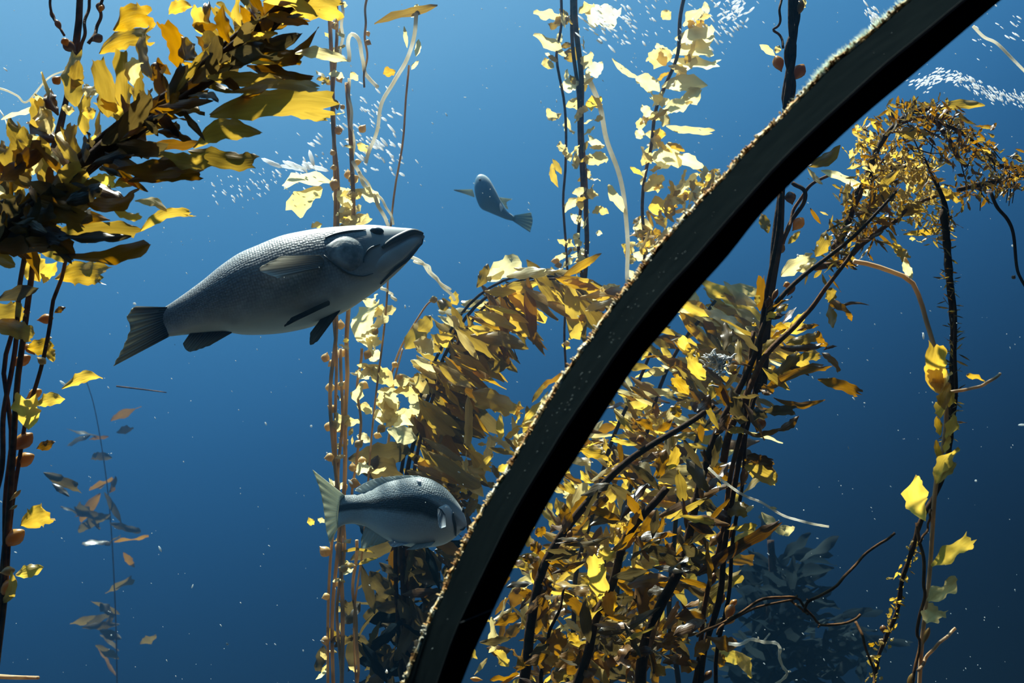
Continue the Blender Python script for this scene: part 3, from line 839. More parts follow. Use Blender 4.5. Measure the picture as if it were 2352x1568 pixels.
VAR = {}
def variants(kind, mat, n=14):
    key = (kind, mat)
    if key not in VAR:
        R = random.Random(hash_(kind + mat))
        VAR[key] = [blade_mesh(kind, R.random(), M[mat], bend=R.uniform(-0.14, 0.14), arch=0, twist=R.uniform(-1.3, 1.3), ruffle=R.uniform(0.06, 0.22), nx=9, ny=3, jag=R.uniform(0.05, 0.16)) for _ in range(n)]
        for me in VAR[key]:             # unit width scaling must not shear the bend: bend was given in lengths
            pass
    return VAR[key]

def hash_(s):
    h = 7
    for ch in s:
        h = (h * 131 + ord(ch)) % 1000003
    return h

class Kelp:
    def __init__(self, name, d, base_px, label, cat='kelp', group=None, seed=1):
        self.d = d
        self.root = thing(name, at(base_px[0], base_px[1], d), label, cat, group)
        self.R = random.Random(seed)
        self.nb = 0
        self.glow = False
        self.extra = {}
    def px(self, x, y, dz=0.0):
        return at(x, y, self.d + dz)
    def stipe(self, pts, r0, r1=None, mat='stipe', dz=(0, 0), sides=6, n=40, wob=0.0, name='stipe', lump=0.0):
        """r in photograph pixels"""
        r1 = r0 if r1 is None else r1
        sm = spline([Vector((x, y, 0)) for x, y in pts], n)
        ph = self.R.uniform(0, 6)
        P = []
        for i, q in enumerate(sm):
            t = i / (n - 1)
            P.append(self.px(q.x + wob * math.sin(t * 19 + ph), q.y, lerp(dz[0], dz[1], t) + 0.02 * math.sin(t * 9 + ph)) - self.root.location)
        k = self.d / FPX
        V, F, U = tube_data(P, [lerp(r0, r1, i / (n - 1)) * k * (1 + lump * math.sin(i * 2.3 + ph)) for i in range(n)], sides)
        put(name, mesh(name, V, F, M[mat], U), self.root)
        return sm
    def blade(self, x0, y0, x1, y1, w, kind='torn', mat='gold', bend=0.0, roll=None, dz=0.0, tilt=None, bulb=None, ruffle=0.14, twist=None, hi=True, name='blade', jag=0.11):
        """one blade from foot to tip (photograph pixels), own shape"""
        R = self.R
        roll = R.uniform(-0.5, 0.5) if roll is None else roll
        tilt = R.choice((-1, 1)) * R.uniform(0.15, 0.8) if tilt is None else tilt
        twist = R.uniform(-0.6, 0.6) if twist is None else twist
        k = self.d / FPX
        lp = math.hypot(x1 - x0, y1 - y0)
        if self.glow:                          # these lean so that the sun strikes their far side
            up = -(y1 - y0) / max(lp, 1)
            tilt = -R.uniform(0.3, 1.0) * (1 if up >= 0 else -1) * abs(up)
        dz = dz + R.uniform(-0.02, 0.02)
        b = self.px(x0, y0, dz); t = self.px(x1, y1, dz + tilt * lp * k)
        if self.glow:
            roll = min((R.uniform(-0.9, 0.9) for _ in range(6)), key=lambda r_: frame_at(b, t, r_)[2].dot(SUN_FROM))
        X, Y, Z, ln = frame_at(b, t, roll)
        me = blade_mesh(kind, R.random(), M[mat], bend=bend, arch=R.uniform(-0.06, 0.06), twist=twist, ruffle=ruffle, nx=16 if hi else 10, ny=6 if hi else 4, L=ln, W=w * k, jag=jag)
        m = Matrix(((X.x, Y.x, Z.x, b.x - self.root.location.x), (X.y, Y.y, Z.y, b.y - self.root.location.y), (X.z, Y.z, Z.z, b.z - self.root.location.z), (0, 0, 0, 1)))
        o = put(name, me, self.root, m)
        if bulb:
            bl, bw, bm = bulb
            self.bulb_at(b, b - X * bl * k, bw * k, bm, o)
        self.nb += 1
        return o
    def bulb_at(self, p_end, p_foot, w, bm, parent=None):
        """gas bladder from its foot to its end (world), child of a blade or of the plant"""
        X, Y, Z, ln = frame_at(p_foot, p_end, 0)
        m = Matrix(((X.x * ln, Y.x * w, Z.x * w, p_foot.x), (X.y * ln, Y.y * w, Z.y * w, p_foot.y), (X.z * ln, Y.z * w, Z.z * w, p_foot.z), (0, 0, 0, 1)))
        if parent is not None and parent is not self.root:
            pm = Matrix.Translation(self.root.location) @ parent.matrix_basis
            return put('bladder', bulb_mesh(bm), parent, pm.inverted() @ m)
        return put('bladder', bulb_mesh(bm), self.root, Matrix.Translation(-self.root.location) @ m)
    def bulb(self, x0, y0, x1, y1, w, mat='bulb', dz=0.0):
        return self.bulb_at(self.px(x1, y1, dz), self.px(x0, y0, dz), w * self.d / FPX, mat)
    def fill(self, path, n, ang, spread, length, width, kinds=('leaf', 'torn'), mats=('gold',), off=(0, 0), depth=(-0.15, 0.15), trange=(0, 1), rollr=1.2, tiltr=0.5, bulb=None, as_stuff=False, droop=0.0):
        """n blades spread along a pixel path; ang(t)->degrees in the picture (0 right, 90 up)"""
        R = self.R
        sm = spline([Vector((x, y, 0)) for x, y in path], 60)
        k = self.d / FPX
        for i in range(n):
            t = R.uniform(*trange)
            q = sm[min(59, int(t * 59.99))]
            a = math.radians((ang(t) if callable(ang) else ang) + R.gauss(0, spread))
            lp = R.uniform(*length); w = R.uniform(*width)
            x0 = q.x + R.gauss(0, 1) * off[0]; y0 = q.y + R.gauss(0, 1) * off[1]
            dz = R.uniform(*depth)
            b = self.px(x0, y0, dz)
            t3 = self.px(x0 + lp * math.cos(a), y0 - lp * math.sin(a), dz + R.uniform(-tiltr, tiltr) * lp * k)
            kind = R.choice(kinds); mat = R.choice(mats)
            me = R.choice(variants(kind, mat))
            roll = R.uniform(-rollr, rollr)
            if as_stuff or self.nb >= 295:
                self.stuff(me, b, t3, w * k, roll)
                continue
            o = place('blade', me, self.root, b, t3, w * k, roll, sz=w * k)
            self.nb += 1
            if bulb and R.random() < bulb[0]:
                X = (t3 - b).normalized()
                self.bulb_at(b + X * 0.004, b - X * bulb[1] * k, bulb[2] * k, bulb[3], o)
    def stuff(self, me, b, t3, W, roll):
        X, Y, Z, ln = frame_at(b, t3, roll)
        key = me.materials[0].name
        V, F, U = self.extra.setdefault(key, ([], [], []))
        o = len(V); loc = self.root.location
        for v in me.vertices:
            V.append(b - loc + X * (v.co.x * ln) + Y * (v.co.y * W) + Z * (v.co.z * W))
            U.append((v.co.x, v.co.y * 0.25))
        for p in me.polygons:
            F.append(tuple(o + i for i in p.vertices))
    def done(self):
        for key, (V, F, U) in self.extra.items():
            o = put('small_blades', mesh('small_blades', V, F, bpy.data.materials[key], U), self.root)
            o['kind'] = 'stuff'

def c1(x, y): return (x / 2.45, y / 2.45)
# ---- A: big leafy kelp crossing the upper left corner, near the pane
A = Kelp('giant_kelp', 2.75, (-60, 640), 'broad bladed golden brown kelp leaning across the upper left corner', seed=11)
for k_, (dx, dy, r) in enumerate([(0, 0, 17), (-10, -12, 12), (14, 10, 13), (4, 14, 10), (-16, 4, 9)]):
    A.stipe([(-60 + dx, 600 + dy), (0 + dx, 540 + dy), (90 + dx, 470 + dy), (200 + dx, 372 + dy), (320 + dx, 275 + dy), (430 + dx, 205 + dy), (540 + dx, 112 + dy), (640 + dx, 22 + dy), (720 + dx, -60 + dy)], r, r * 0.8, 'stipe_dark', dz=(k_ * .02 - .04, .05 - k_ * .02), wob=5, sides=8)
# right side blades   (crop coordinates of the corner view)
for (x0, y0, x1, y1, w, kd, mt, bd, rl) in [
    (1180, 650, 1905, 590, 150, 'torn', 'olive', 0.06, 0.1), (1090, 830, 1470, 740, 120, 'leaf', 'olive', 0.12, 0.2), (1060, 850, 1455, 905, 110, 'torn', 'olive', -0.04, 0.2),
    (1390, 370, 1760, 440, 100, 'leaf', 'brown', -0.06, 0.5), (1400, 350, 1790, 160, 75, 'leaf', 'brown', -0.12, 0.4), (1420, 310, 1700, 330, 90, 'torn', 'brown', 0.05, 0.3),
    (1660, 300, 1960, 350, 70, 'leaf', 'pale', 0.1, 0.3), (1160, 430, 1600, 450, 90, 'leaf', 'olive', -0.05, 0.5), (1300, 520, 1800, 500, 80, 'torn', 'olive', 0.06, 0.7),
    (1230, 640, 1520, 480, 55, 'leaf', 'brown', 0.05, 0.8), (660, 950, 1120, 880, 110, 'leaf', 'brown', -0.08, 0.3), (720, 1020, 1150, 985, 80, 'torn', 'brown', 0.06, 0.3),
    (820, 800, 1140, 800, 80, 'leaf', 'brown', -0.12, 0.8), (790, 1300, 1090, 1190, 60, 'torn', 'olive', 0.10, 0.2), (300, 1430, 845, 1380, 90, 'spoon', 'brown', -0.06, 0.35),
    (250, 1340, 810, 1290, 100, 'torn', 'olive', 0.03, 0.5), (1620, 70, 1925, 50, 150, 'torn', 'gold', 0.10, 0.2), (1480, 10, 1780, 90, 90, 'leaf', 'gold', 0.1, 0.6),
    (1380, 250, 1560, 190, 60, 'leaf', 'gold', 0.1, 0.5), (1400, 210, 1520, 260, 90, 'leaf', 'pale', 0.1, 0.4), (1170, 430, 1300, 470, 60, 'leaf', 'pale', 0.1, 0.4),
    (910, 640, 1130, 620, 70, 'leaf', 'olive', 0.1, 0.8), (1060, 540, 1230, 570, 50, 'leaf', 'dusk', 0.1, 0.8), (900, 690, 1000, 740, 80, 'leaf', 'dusk', 0.1, 0.4),
    (880, 740, 1080, 790, 60, 'leaf', 'brown', 0.1, 0.4), (480, 1040, 660, 1030, 80, 'torn', 'gold', 0.1, 0.3), (540, 1110, 640, 1090, 90, 'leaf', 'gold', 0.1, 0.3),
    (640, 1050, 790, 1040, 60, 'leaf', 'gold', 0.1, 0.4), (390, 1200, 510, 1150, 90, 'leaf', 'gold', 0.1, 0.4), (470, 1130, 800, 1090, 90, 'torn', 'brown', -0.1, 0.6), (760, 1130, 940, 1180, 60, 'leaf', 'pale', 0.1, 0.5),
    (560, 950, 760, 960, 120, 'leaf', 'dusk', 0.1, 0.4), (640, 1180, 800, 1215, 50, 'torn', 'gold', -0.1, 0.6), (520, 900, 560, 740, 60, 'leaf', 'dusk', 0.1, 0.5),
    (330, 1330, 740, 1330, 70, 'leaf', 'dusk', -0.03, 0.7), (260, 1240, 620, 1240, 90, 'leaf', 'brown', 0.06, 0.6), (380, 1050, 720, 1140, 100, 'leaf', 'brown', 0.05, 0.8),
    (820, 930, 1150, 960, 100, 'leaf', 'brown', 0.05, 0.5), (900, 860, 1180, 900, 90, 'torn', 'olive', -0.06, 0.6), (1560, 560, 1860, 660, 80, 'torn', 'olive', -0.1, 0.5)]:
    A.blade(*c1(x0, y0), *c1(x1, y1), w / 2.45, kd, mt, bd, rl * (1 if A.R.random() < .5 else -1), dz=A.R.uniform(-.12, .12))
# upper-left side blades, standing up from the stem
for (x0, y0, x1, y1, w, kd, mt, bd, rl) in [
    (640, 170, 870, 110, 130, 'torn', 'gold', 0.18, 0.2), (560, 300, 870, 200, 110, 'torn', 'gold', 0.1, 0.3), (950, 80, 1080, 40, 70, 'leaf', 'gold', 0.15, 0.3),
    (430, 600, 420, 280, 110, 'ribbon', 'olive', 0.05, 0.5), (610, 660, 540, 320, 110, 'ribbon', 'olive', -0.06, 0.3), (690, 610, 690, 260, 80, 'ribbon', 'olive', 0.05, 0.6),
    (750, 480, 780, 330, 75, 'torn', 'pale', 0.1, 0.3), (850, 440, 810, 190, 60, 'ribbon', 'olive', 0.08, 0.5), (1000, 380, 910, 110, 100, 'ribbon', 'brown', -0.1, 0.3),
    (1100, 330, 1020, 210, 110, 'leaf', 'olive', 0.1, 0.3), (960, 420, 880, 330, 60, 'leaf', 'brown', 0.1, 0.5), (1150, 200, 1110, 20, 70, 'ribbon', 'gold', 0.1, 0.4), (1190, 220, 1170, 0, 60, 'ribbon', 'brown', 0.1, 0.7),
    (1290, 240, 1250, 30, 80, 'leaf', 'brown', 0.1, 0.4), (1360, 150, 1340, -20, 60, 'leaf', 'olive', 0.1, 0.5), (1230, 150, 1080, 140, 70, 'leaf', 'brown', 0.1, 0.5), (1440, 130, 1380, 30, 60, 'leaf', 'pale', 0.1, 0.6),
    (160, 1060, 50, 800, 140, 'torn', 'olive', 0.1, 0.3), (80, 1080, 130, 830, 110, 'torn', 'olive', -0.1, 0.5), (40, 1010, 10, 790, 100, 'leaf', 'olive', 0.1, 0.5), (170, 830, 130, 710, 80, 'leaf', 'olive', 0.1, 0.5),
    (250, 780, 230, 540, 110, 'torn', 'olive', 0.08, 0.5), (200, 680, 250, 410, 60, 'lance', 'pale', -0.2, 0.6), (190, 600, 10, 670, 40, 'lance', 'pale', 0.1, 0.7), (330, 650, 280, 500, 70, 'leaf', 'brown', 0.1, 0.3),
    (270, 1050, 270, 720, 80, 'ribbon', 'olive', 0.06, 0.6), (340, 980, 320, 830, 80, 'leaf', 'pale', 0.1, 0.4), (400, 900, 420, 690, 70, 'ribbon', 'olive', 0.1, 0.7), (330, 820, 430, 780, 80, 'leaf', 'pale', 0.2, 0.4),
    (480, 760, 500, 520, 80, 'ribbon', 'olive', 0.1, 0.6), (560, 510, 470, 480, 90, 'leaf', 'pale', 0.1, 0.5), (540, 620, 460, 630, 70, 'leaf', 'gold', 0.15, 0.3), (680, 540, 640, 500, 70, 'leaf', 'gold', 0.1, 0.3),
    (440, 340, 400, 500, 90, 'leaf', 'olive', 0.06, 0.4), (580, 640, 620, 430, 60, 'ribbon', 'brown', 0.05, 0.6), (110, 1200, 0, 1130, 120, 'leaf', 'dusk', 0.1, 0.5), (420, 620, 350, 600, 60, 'leaf', 'pale', 0.1, 0.4),
    (700, 620, 760, 900, 150, 'ribbon', 'brown', 0.03, 0.2), (640, 700, 640, 950, 90, 'ribbon', 'dusk', 0.03, 0.2), (220, 760, 300, 660, 70, 'leaf', 'olive', 0.1, 0.5), (870, 430, 900, 350, 60, 'leaf', 'brown', 0.1, .5), (130, 960, 200, 860, 90, 'torn', 'pale', 0.1, .4)]:
    A.blade(*c1(x0, y0), *c1(x1, y1), w / 2.45, kd, mt, bd, rl * (1 if A.R.random() < .5 else -1), dz=A.R.uniform(-.1, .16))
stemA = [(-20, 560), (90, 470), (200, 372), (320, 275), (430, 205), (540, 112), (660, 5)]
A.fill(stemA, 46, 10, 30, (70, 150), (18, 34), ('leaf', 'torn', 'lance'), ('brown', 'brown', 'olive', 'dusk'), (10, 12), (-0.1, 0.12), rollr=1.0)
A.fill(stemA, 46, 100, 34, (60, 120), (18, 36), ('leaf', 'torn', 'ribbon'), ('olive', 'olive', 'brown', 'gold'), (10, 12), (-0.1, 0.2), rollr=1.0)
A.fill(stemA, 40, 40, 60, (30, 70), (10, 22), ('leaf', 'lance'), ('dusk', 'brown', 'dusk'), (12, 12), (-0.14, -0.02), rollr=1.0)
A.fill([(-30, 580), (40, 520), (110, 450)], 26, 20, 60, (80, 150), (30, 54), ('leaf', 'torn'), ('dusk', 'brown', 'dusk', 'olive'), (24, 24), (-0.1, 0.15), rollr=.8)
A.fill(stemA, 22, 30, 30, (80, 130), (26, 44), ('leaf', 'torn'), ('dusk', 'brown', 'dusk'), (14, 14), (-0.16, 0.0), rollr=.8)
A.fill([(0, 430), (60, 360), (120, 300)], 22, 100, 40, (60, 110), (28, 48), ('leaf', 'torn'), ('olive', 'olive', 'pale', 'brown'), (22, 22), (-0.05, 0.2), rollr=.8)
for (x0, y0, x1, y1, w) in [(340, 430, 300, 470, 34), (380, 260, 355, 215, 30), (560, 70, 575, 30, 18)]:
    A.bulb(x0 / 2.45, y0 / 2.45, x1 / 2.45, y1 / 2.45, w / 1.6, 'bulb')
A.done()

# ---- B: thin stems with round bladders at the left edge (upper and lower part of the same plant)
B = Kelp('bladder_kelp', 3.1, (-30, 1620), 'bundle of thin kelp stems with round bladders at the left edge', seed=21)
for pts, r in [([(-20, 1640), (0, 1400), (20, 1180), (30, 1000), (40, 880), (55, 780), (70, 660), (90, 500), (150, 250), (178, 60), (180, -40)], 7),
               ([(-30, 1640), (5, 1350), (12, 1150), (28, 1020), (20, 930), (8, 860), (15, 800), (40, 720), (55, 600), (170, 140), (190, -40)], 5.5),
               ([(-10, 1600), (28, 1180), (45, 1040), (60, 960), (95, 850), (112, 760), (120, 690), (140, 640), (160, 560)], 5),
               ([(-40, 1250), (0, 1090), (10, 950), (25, 850), (40, 760), (45, 650), (60, 560)], 6),
               ([(180, 130), (192, 90), (196, 50), (214, -30)], 4), ([(205, 100), (225, 60), (232, 20), (235, -30)], 4)]:
    B.stipe(pts, r, r * .85, 'stipe', wob=2)
for (x0, y0, x1, y1, w, bx, by, bw, mt) in [
    (128, 640, 246, 632, 52, 0, 0, 0, 'gold'), (100, 650, 130, 600, 30, 0, 0, 0, 'gold'), (142, 892, 236, 868, 26, 116, 882, 18, 'gold'),
    (66, 985, 60, 905, 56, 0, 0, 0, 'gold'), (80, 930, 150, 915, 30, 0, 0, 0, 'gold'), (48, 1206, 118, 1175, 50, 0, 0, 0, 'gold'), (36, 1320, 100, 1302, 30, 0, 0, 0, 'gold'),
    (62, 800, 122, 785, 36, 0, 0, 0, 'gold'), (110, 790, 122, 830, 22, 0, 0, 0, 'gold'), (-20, 740, 78, 770, 40, 0, 0, 0, 'olive'), (-20, 720, 60, 705, 50, 0, 0, 0, 'olive'), (84, 1030, 126, 1015, 22, 0, 0, 0, 'brown'),
    (125, 718, 150, 705, 14, 0, 0, 0, 'brown'), (0, 1390, 30, 1310, 20, 0, 0, 0, 'olive'), (-10, 690, 90, 660, 30, 0, 0, 0, 'dusk'), (60, 640, 110, 600, 50, 0, 0, 0, 'gold')]:
    B.blade(x0, y0, x1, y1, w, 'torn' if w > 30 else 'leaf', mt, B.R.uniform(-.1, .1), B.R.uniform(-.3, .3))
for (x0, y0, x1, y1, w, mt) in [(85, 735, 122, 730, 24, 'bulb'), (26, 840, 70, 818, 28, 'bulb'), (85, 820, 105, 835, 18, 'bulb_pale'), (60, 915, 95, 895, 24, 'bulb'), (30, 1035, 74, 995, 36, 'bulb'),
                                (25, 1070, 78, 1045, 34, 'bulb'), (5, 1255, 55, 1218, 38, 'bulb'), (0, 1315, 34, 1308, 22, 'bulb_pale'), (0, 1370, 36, 1330, 32, 'bulb'), (60, 915, 96, 898, 20, 'bulb'), (80, 815, 60, 790, 20, 'bulb'),
                                (22, 1150, 48, 1125, 10, 'bulb_pale'), (22, 1170, 40, 1160, 8, 'bulb_pale'), (175, 120, 145, 95, 26, 'bulb_dark'), (212, 95, 235, 82, 22, 'bulb_dark'), (228, 30, 232, 5, 20, 'bulb_dark'), (140, 70, 128, 45, 14, 'bulb_dark'), (128, 50, 115, 25, 10, 'bulb_dark')]:
    B.bulb(x0, y0, x1, y1, w, mt, dz=B.R.uniform(-.05, .05))
B.stipe([(148, 82), (135, 60), (122, 40), (115, 10), (118, -20)], 3, 3, 'stipe')
B.stipe([(-20, 1552), (30, 1555), (88, 1556)], 6, 4, 'stipe_tan')
B.done()
# ---- C: tall thin stems with bladders behind the fish
C = Kelp('bladder_kelp', 4.7, (770, 1640), 'tall thin kelp stems beaded with bladders behind the two large fish', seed=31); C.glow = True
for pts, r, mt in [([(752, -40), (758, 100), (768, 300), (772, 460), (765, 620), (772, 760), (760, 900), (768, 1050), (778, 1200), (765, 1400), (768, 1640)], 5, 'stipe_tan'),
                   ([(770, -40), (772, 90), (764, 260), (778, 420), (770, 600), (766, 720), (775, 830), (770, 1000), (770, 1150), (758, 1300), (752, 1640)], 4, 'stipe_tan'),
                   ([(795, 190), (808, 330), (812, 480), (804, 640), (797, 780), (800, 860), (793, 960), (790, 1100), (783, 1250), (788, 1400), (780, 1640)], 5.5, 'stipe_tan'),
                   ([(784, 800), (785, 960), (778, 1100), (790, 1250), (775, 1420), (790, 1640)], 4, 'stipe_tan'),
                   ([(785, -40), (786, 60), (782, 140)], 4, 'stipe_white'), ([(800, 140), (803, 85), (815, 82), (830, 110), (835, 160), (850, 180), (866, 200)], 5, 'stipe_white'),
                   ([(800, 180), (806, 260), (812, 340), (808, 400)], 4, 'stipe_white'),
                   ([(960, 20), (950, 80), (935, 140), (905, 185), (880, 230), (868, 290), (850, 340), (842, 375)], 5, 'stipe_white'),
                   ([(938, 150), (930, 230), (925, 330), (908, 440), (895, 560), (884, 720), (866, 900), (850, 1050), (838, 1180), (830, 1280), (815, 1420), (820, 1640)], 2.6, 'stipe_tan'),
                   ([(812, 370), (835, 420), (862, 455), (880, 495), (895, 520)], 5, 'stipe_white'), ([(826, 395), (850, 430), (885, 470), (905, 515)], 3.5, 'stipe_white'),
                   ([(845, -30), (838, 60), (842, 120), (835, 200)], 3, 'stipe_tan'), ([(940, 588), (965, 600), (1000, 640), (1030, 670), (1045, 690)], 4, 'stipe_white'),
                   ([(950, 600), (985, 612), (995, 630), (1020, 655), (1035, 665)], 3, 'stipe_white'), ([(875, 660), (895, 672), (908, 690)], 4, 'stipe_white'),
                   ([(820, 1240), (812, 1360), (822, 1500), (815, 1640)], 4, 'stipe_tan'), ([(830, 800), (822, 900), (828, 1000), (810, 1110), (816, 1200)], 3.4, 'stipe_tan')]:
    C.stipe(pts, r, r * .9, mt, wob=2, sides=6)
for (x0, y0, x1, y1, w, mt, kd) in [(762, 420, 650, 425, 42, 'pale', 'torn'), (740, 430, 672, 495, 52, 'pale', 'torn'), (775, 430, 800, 475, 42, 'pale', 'torn'), (775, 480, 800, 510, 46, 'pale', 'torn'), (822, 435, 872, 465, 36, 'pale', 'leaf'),
                                    (740, 515, 715, 522, 22, 'pale', 'leaf'), (848, 800, 850, 690, 52, 'pale', 'torn'), (855, 720, 880, 700, 26, 'pale', 'leaf'), (848, 800, 866, 830, 36, 'pale', 'leaf'), (838, 840, 905, 888, 44, 'pale', 'leaf'), (820, 838, 870, 855, 24, 'pale', 'leaf'),
                                    (826, 870, 850, 850, 36, 'pale', 'leaf'), (880, 890, 890, 930, 46, 'pale', 'torn'), (880, 950, 900, 905, 40, 'pale', 'torn'), (905, 900, 960, 905, 34, 'pale', 'leaf'), (820, 925, 832, 880, 30, 'pale', 'leaf'), (818, 930, 855, 950, 28, 'pale', 'leaf'),
                                    (775, 990, 790, 950, 40, 'pale', 'torn'), (790, 975, 830, 965, 24, 'pale', 'leaf'), (885, 960, 950, 975, 40, 'pale', 'leaf'), (880, 975, 868, 940, 26, 'pale', 'leaf'), (820, 1000, 850, 1015, 22, 'pale', 'leaf'),
                                    (822, 1092, 850, 1065, 34, 'pale', 'torn'), (850, 1085, 888, 1072, 14, 'pale', 'leaf'), (760, 1110, 795, 1120, 26, 'pale', 'leaf'), (722, 1195, 706, 1200, 22, 'gold', 'leaf'), (730, 1190, 745, 1200, 14, 'pale', 'leaf'),
                                    (782, 1268, 860, 1270, 12, 'olive', 'lance'), (815, 1300, 868, 1280, 12, 'olive', 'lance'), (785, 1320, 812, 1305, 14, 'pale', 'leaf'), (780, 1282, 805, 1295, 10, 'pale', 'leaf'), (785, 1390, 815, 1395, 46, 'dusk', 'torn'),
                                    (775, 1460, 790, 1480, 50, 'dusk', 'torn'), (750, 1440, 790, 1470, 22, 'olive', 'leaf'), (735, 1495, 752, 1515, 12, 'pale', 'leaf'), (738, 1545, 750, 1525, 9, 'pale', 'leaf'), (725, 1560, 750, 1535, 10, 'pale', 'leaf'), (800, 1530, 825, 1545, 12, 'pale', 'leaf'),
                                    (880, 170, 908, 165, 26, 'gold', 'leaf'), (955, 130, 962, 90, 14, 'pale', 'leaf'), (945, 160, 962, 140, 10, 'pale', 'leaf'), (860, 55, 1005, 15, 26, 'olive', 'lance'), (945, 40, 960, 10, 22, 'pale', 'leaf'), (820, 330, 845, 350, 26, 'pale', 'torn'),
                                    (745, 75, 760, 90, 14, 'pale', 'leaf'), (755, 170, 790, 180, 24, 'pale', 'leaf'), (806, 165, 822, 185, 18, 'pale', 'leaf'), (935, 110, 928, 60, 10, 'pale', 'lance')]:
    C.blade(x0, y0, x1, y1, w, kd, mt, C.R.uniform(-.12, .12), C.R.uniform(-.5, .5), hi=False)
for (x, y, r) in [(762, 55, 8), (768, 60, 10), (845, 78, 7), (846, 98, 8), (780, 182, 10), (812, 175, 10), (775, 300, 12), (833, 295, 11), (764, 350, 8), (766, 385, 8), (822, 372, 9), (768, 425, 14), (812, 410, 13), (800, 400, 12), (755, 190, 8), (786, 245, 7),
                  (748, 820, 12), (782, 745, 12), (862, 760, 10), (844, 815, 12), (762, 835, 11), (785, 812, 12), (760, 890, 13), (785, 885, 13), (837, 885, 12), (762, 938, 12), (756, 978, 13), (776, 985, 11), (825, 1018, 12), (756, 1050, 12), (770, 1057, 13), (832, 1060, 12), (810, 1072, 11),
                  (766, 1112, 11), (792, 1118, 9), (815, 1110, 14), (745, 1265, 15), (782, 1258, 14), (788, 1305, 11), (778, 1340, 10), (748, 1370, 10), (748, 1472, 12), (908, 838, 9), (918, 865, 9), (995, 688, 10), (868, 1000, 10), (875, 985, 12), (900, 1100, 9)]:
    a = C.R.uniform(0, 6.28)
    C.bulb(x - r * math.cos(a), y - r * math.sin(a), x + r * math.cos(a), y + r * math.sin(a), r * 1.7, 'bulb_pale', dz=C.R.uniform(-.08, .08))
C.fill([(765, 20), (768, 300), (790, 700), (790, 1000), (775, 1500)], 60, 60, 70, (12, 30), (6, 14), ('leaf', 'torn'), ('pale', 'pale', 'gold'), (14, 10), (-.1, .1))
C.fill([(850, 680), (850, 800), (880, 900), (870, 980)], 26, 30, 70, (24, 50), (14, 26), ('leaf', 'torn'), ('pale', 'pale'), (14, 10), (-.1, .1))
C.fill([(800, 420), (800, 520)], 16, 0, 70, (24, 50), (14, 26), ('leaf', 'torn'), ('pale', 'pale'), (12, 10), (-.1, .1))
C.done()

# ---- D: arching plume of dusky blades in the middle
D = Kelp('plume_kelp', 5.1, (950, 1640), 'arching plume of dusky golden blades drooping towards the frame rib', seed=41)
pathD = [(930, 1420), (920, 1250), (935, 1100), (965, 970), (1000, 860), (1050, 760), (1110, 690), (1190, 645), (1280, 635), (1360, 665)]
for dx, r, mt in [(0, 8, 'stipe_dark'), (-14, 6, 'stipe_dark'), (12, 6, 'stipe')]:
    D.stipe([(940 + dx, 1640)] + [(x + dx, y + dx * .5) for x, y in pathD], r, 3, mt, wob=3)
D.stipe([(895, 870), (920, 800), (960, 730), (985, 695), (1005, 690)], 3, 2, 'stipe_tan')
D.stipe([(880, 1110), (900, 950), (905, 880), (925, 800)], 4, 2, 'stipe_tan')
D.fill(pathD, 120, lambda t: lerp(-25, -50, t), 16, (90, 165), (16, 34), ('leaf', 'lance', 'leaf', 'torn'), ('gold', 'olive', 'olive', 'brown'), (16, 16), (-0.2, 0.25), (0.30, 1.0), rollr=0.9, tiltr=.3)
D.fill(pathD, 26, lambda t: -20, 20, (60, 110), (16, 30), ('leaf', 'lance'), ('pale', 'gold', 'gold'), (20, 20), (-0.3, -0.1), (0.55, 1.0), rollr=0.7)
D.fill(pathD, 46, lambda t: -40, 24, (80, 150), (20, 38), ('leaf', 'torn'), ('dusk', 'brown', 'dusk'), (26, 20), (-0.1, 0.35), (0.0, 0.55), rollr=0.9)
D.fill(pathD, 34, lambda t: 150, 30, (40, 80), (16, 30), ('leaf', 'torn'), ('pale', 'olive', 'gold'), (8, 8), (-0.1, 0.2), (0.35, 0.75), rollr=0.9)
for (x0, y0, x1, y1, w, mt, kd) in [(1120, 645, 1200, 600, 44, 'pale', 'torn'), (1150, 640, 1130, 615, 40, 'pale', 'leaf'), (1180, 615, 1285, 622, 22, 'pale', 'leaf'), (1095, 660, 1120, 605, 24, 'olive', 'leaf'), (1050, 700, 1040, 670, 22, 'olive', 'torn'),
                                    (960, 760, 990, 725, 34, 'olive', 'leaf'), (930, 800, 980, 740, 40, 'olive', 'torn'), (950, 785, 1000, 800, 36, 'pale', 'torn'), (1010, 710, 1030, 690, 30, 'olive', 'torn'), (1370, 670, 1425, 655, 24, 'pale', 'leaf'), (1385, 660, 1360, 690, 18, 'pale', 'leaf'),
                                    (1085, 900, 1180, 950, 40, 'gold', 'ribbon'), (1090, 930, 1205, 945, 26, 'gold', 'ribbon'), (1075, 910, 1070, 1035, 18, 'gold', 'ribbon'), (1370, 705, 1390, 700, 24, 'gold', 'leaf'), (1345, 740, 1330, 725, 18, 'gold', 'leaf'),
                                    (1080, 770, 1215, 800, 34, 'olive', 'leaf'), (1120, 830, 1170, 840, 36, 'olive', 'leaf'), (1150, 720, 1230, 770, 34, 'gold', 'leaf'), (890, 985, 960, 1005, 40, 'pale', 'leaf'), (800, 1055, 940, 1030, 52, 'dusk', 'torn'), (830, 1085, 930, 1085, 50, 'dusk', 'torn')]:
    D.blade(x0, y0, x1, y1, w, kd, mt, D.R.uniform(-.1, .1), D.R.uniform(-.4, .4), dz=-0.2, hi=False)
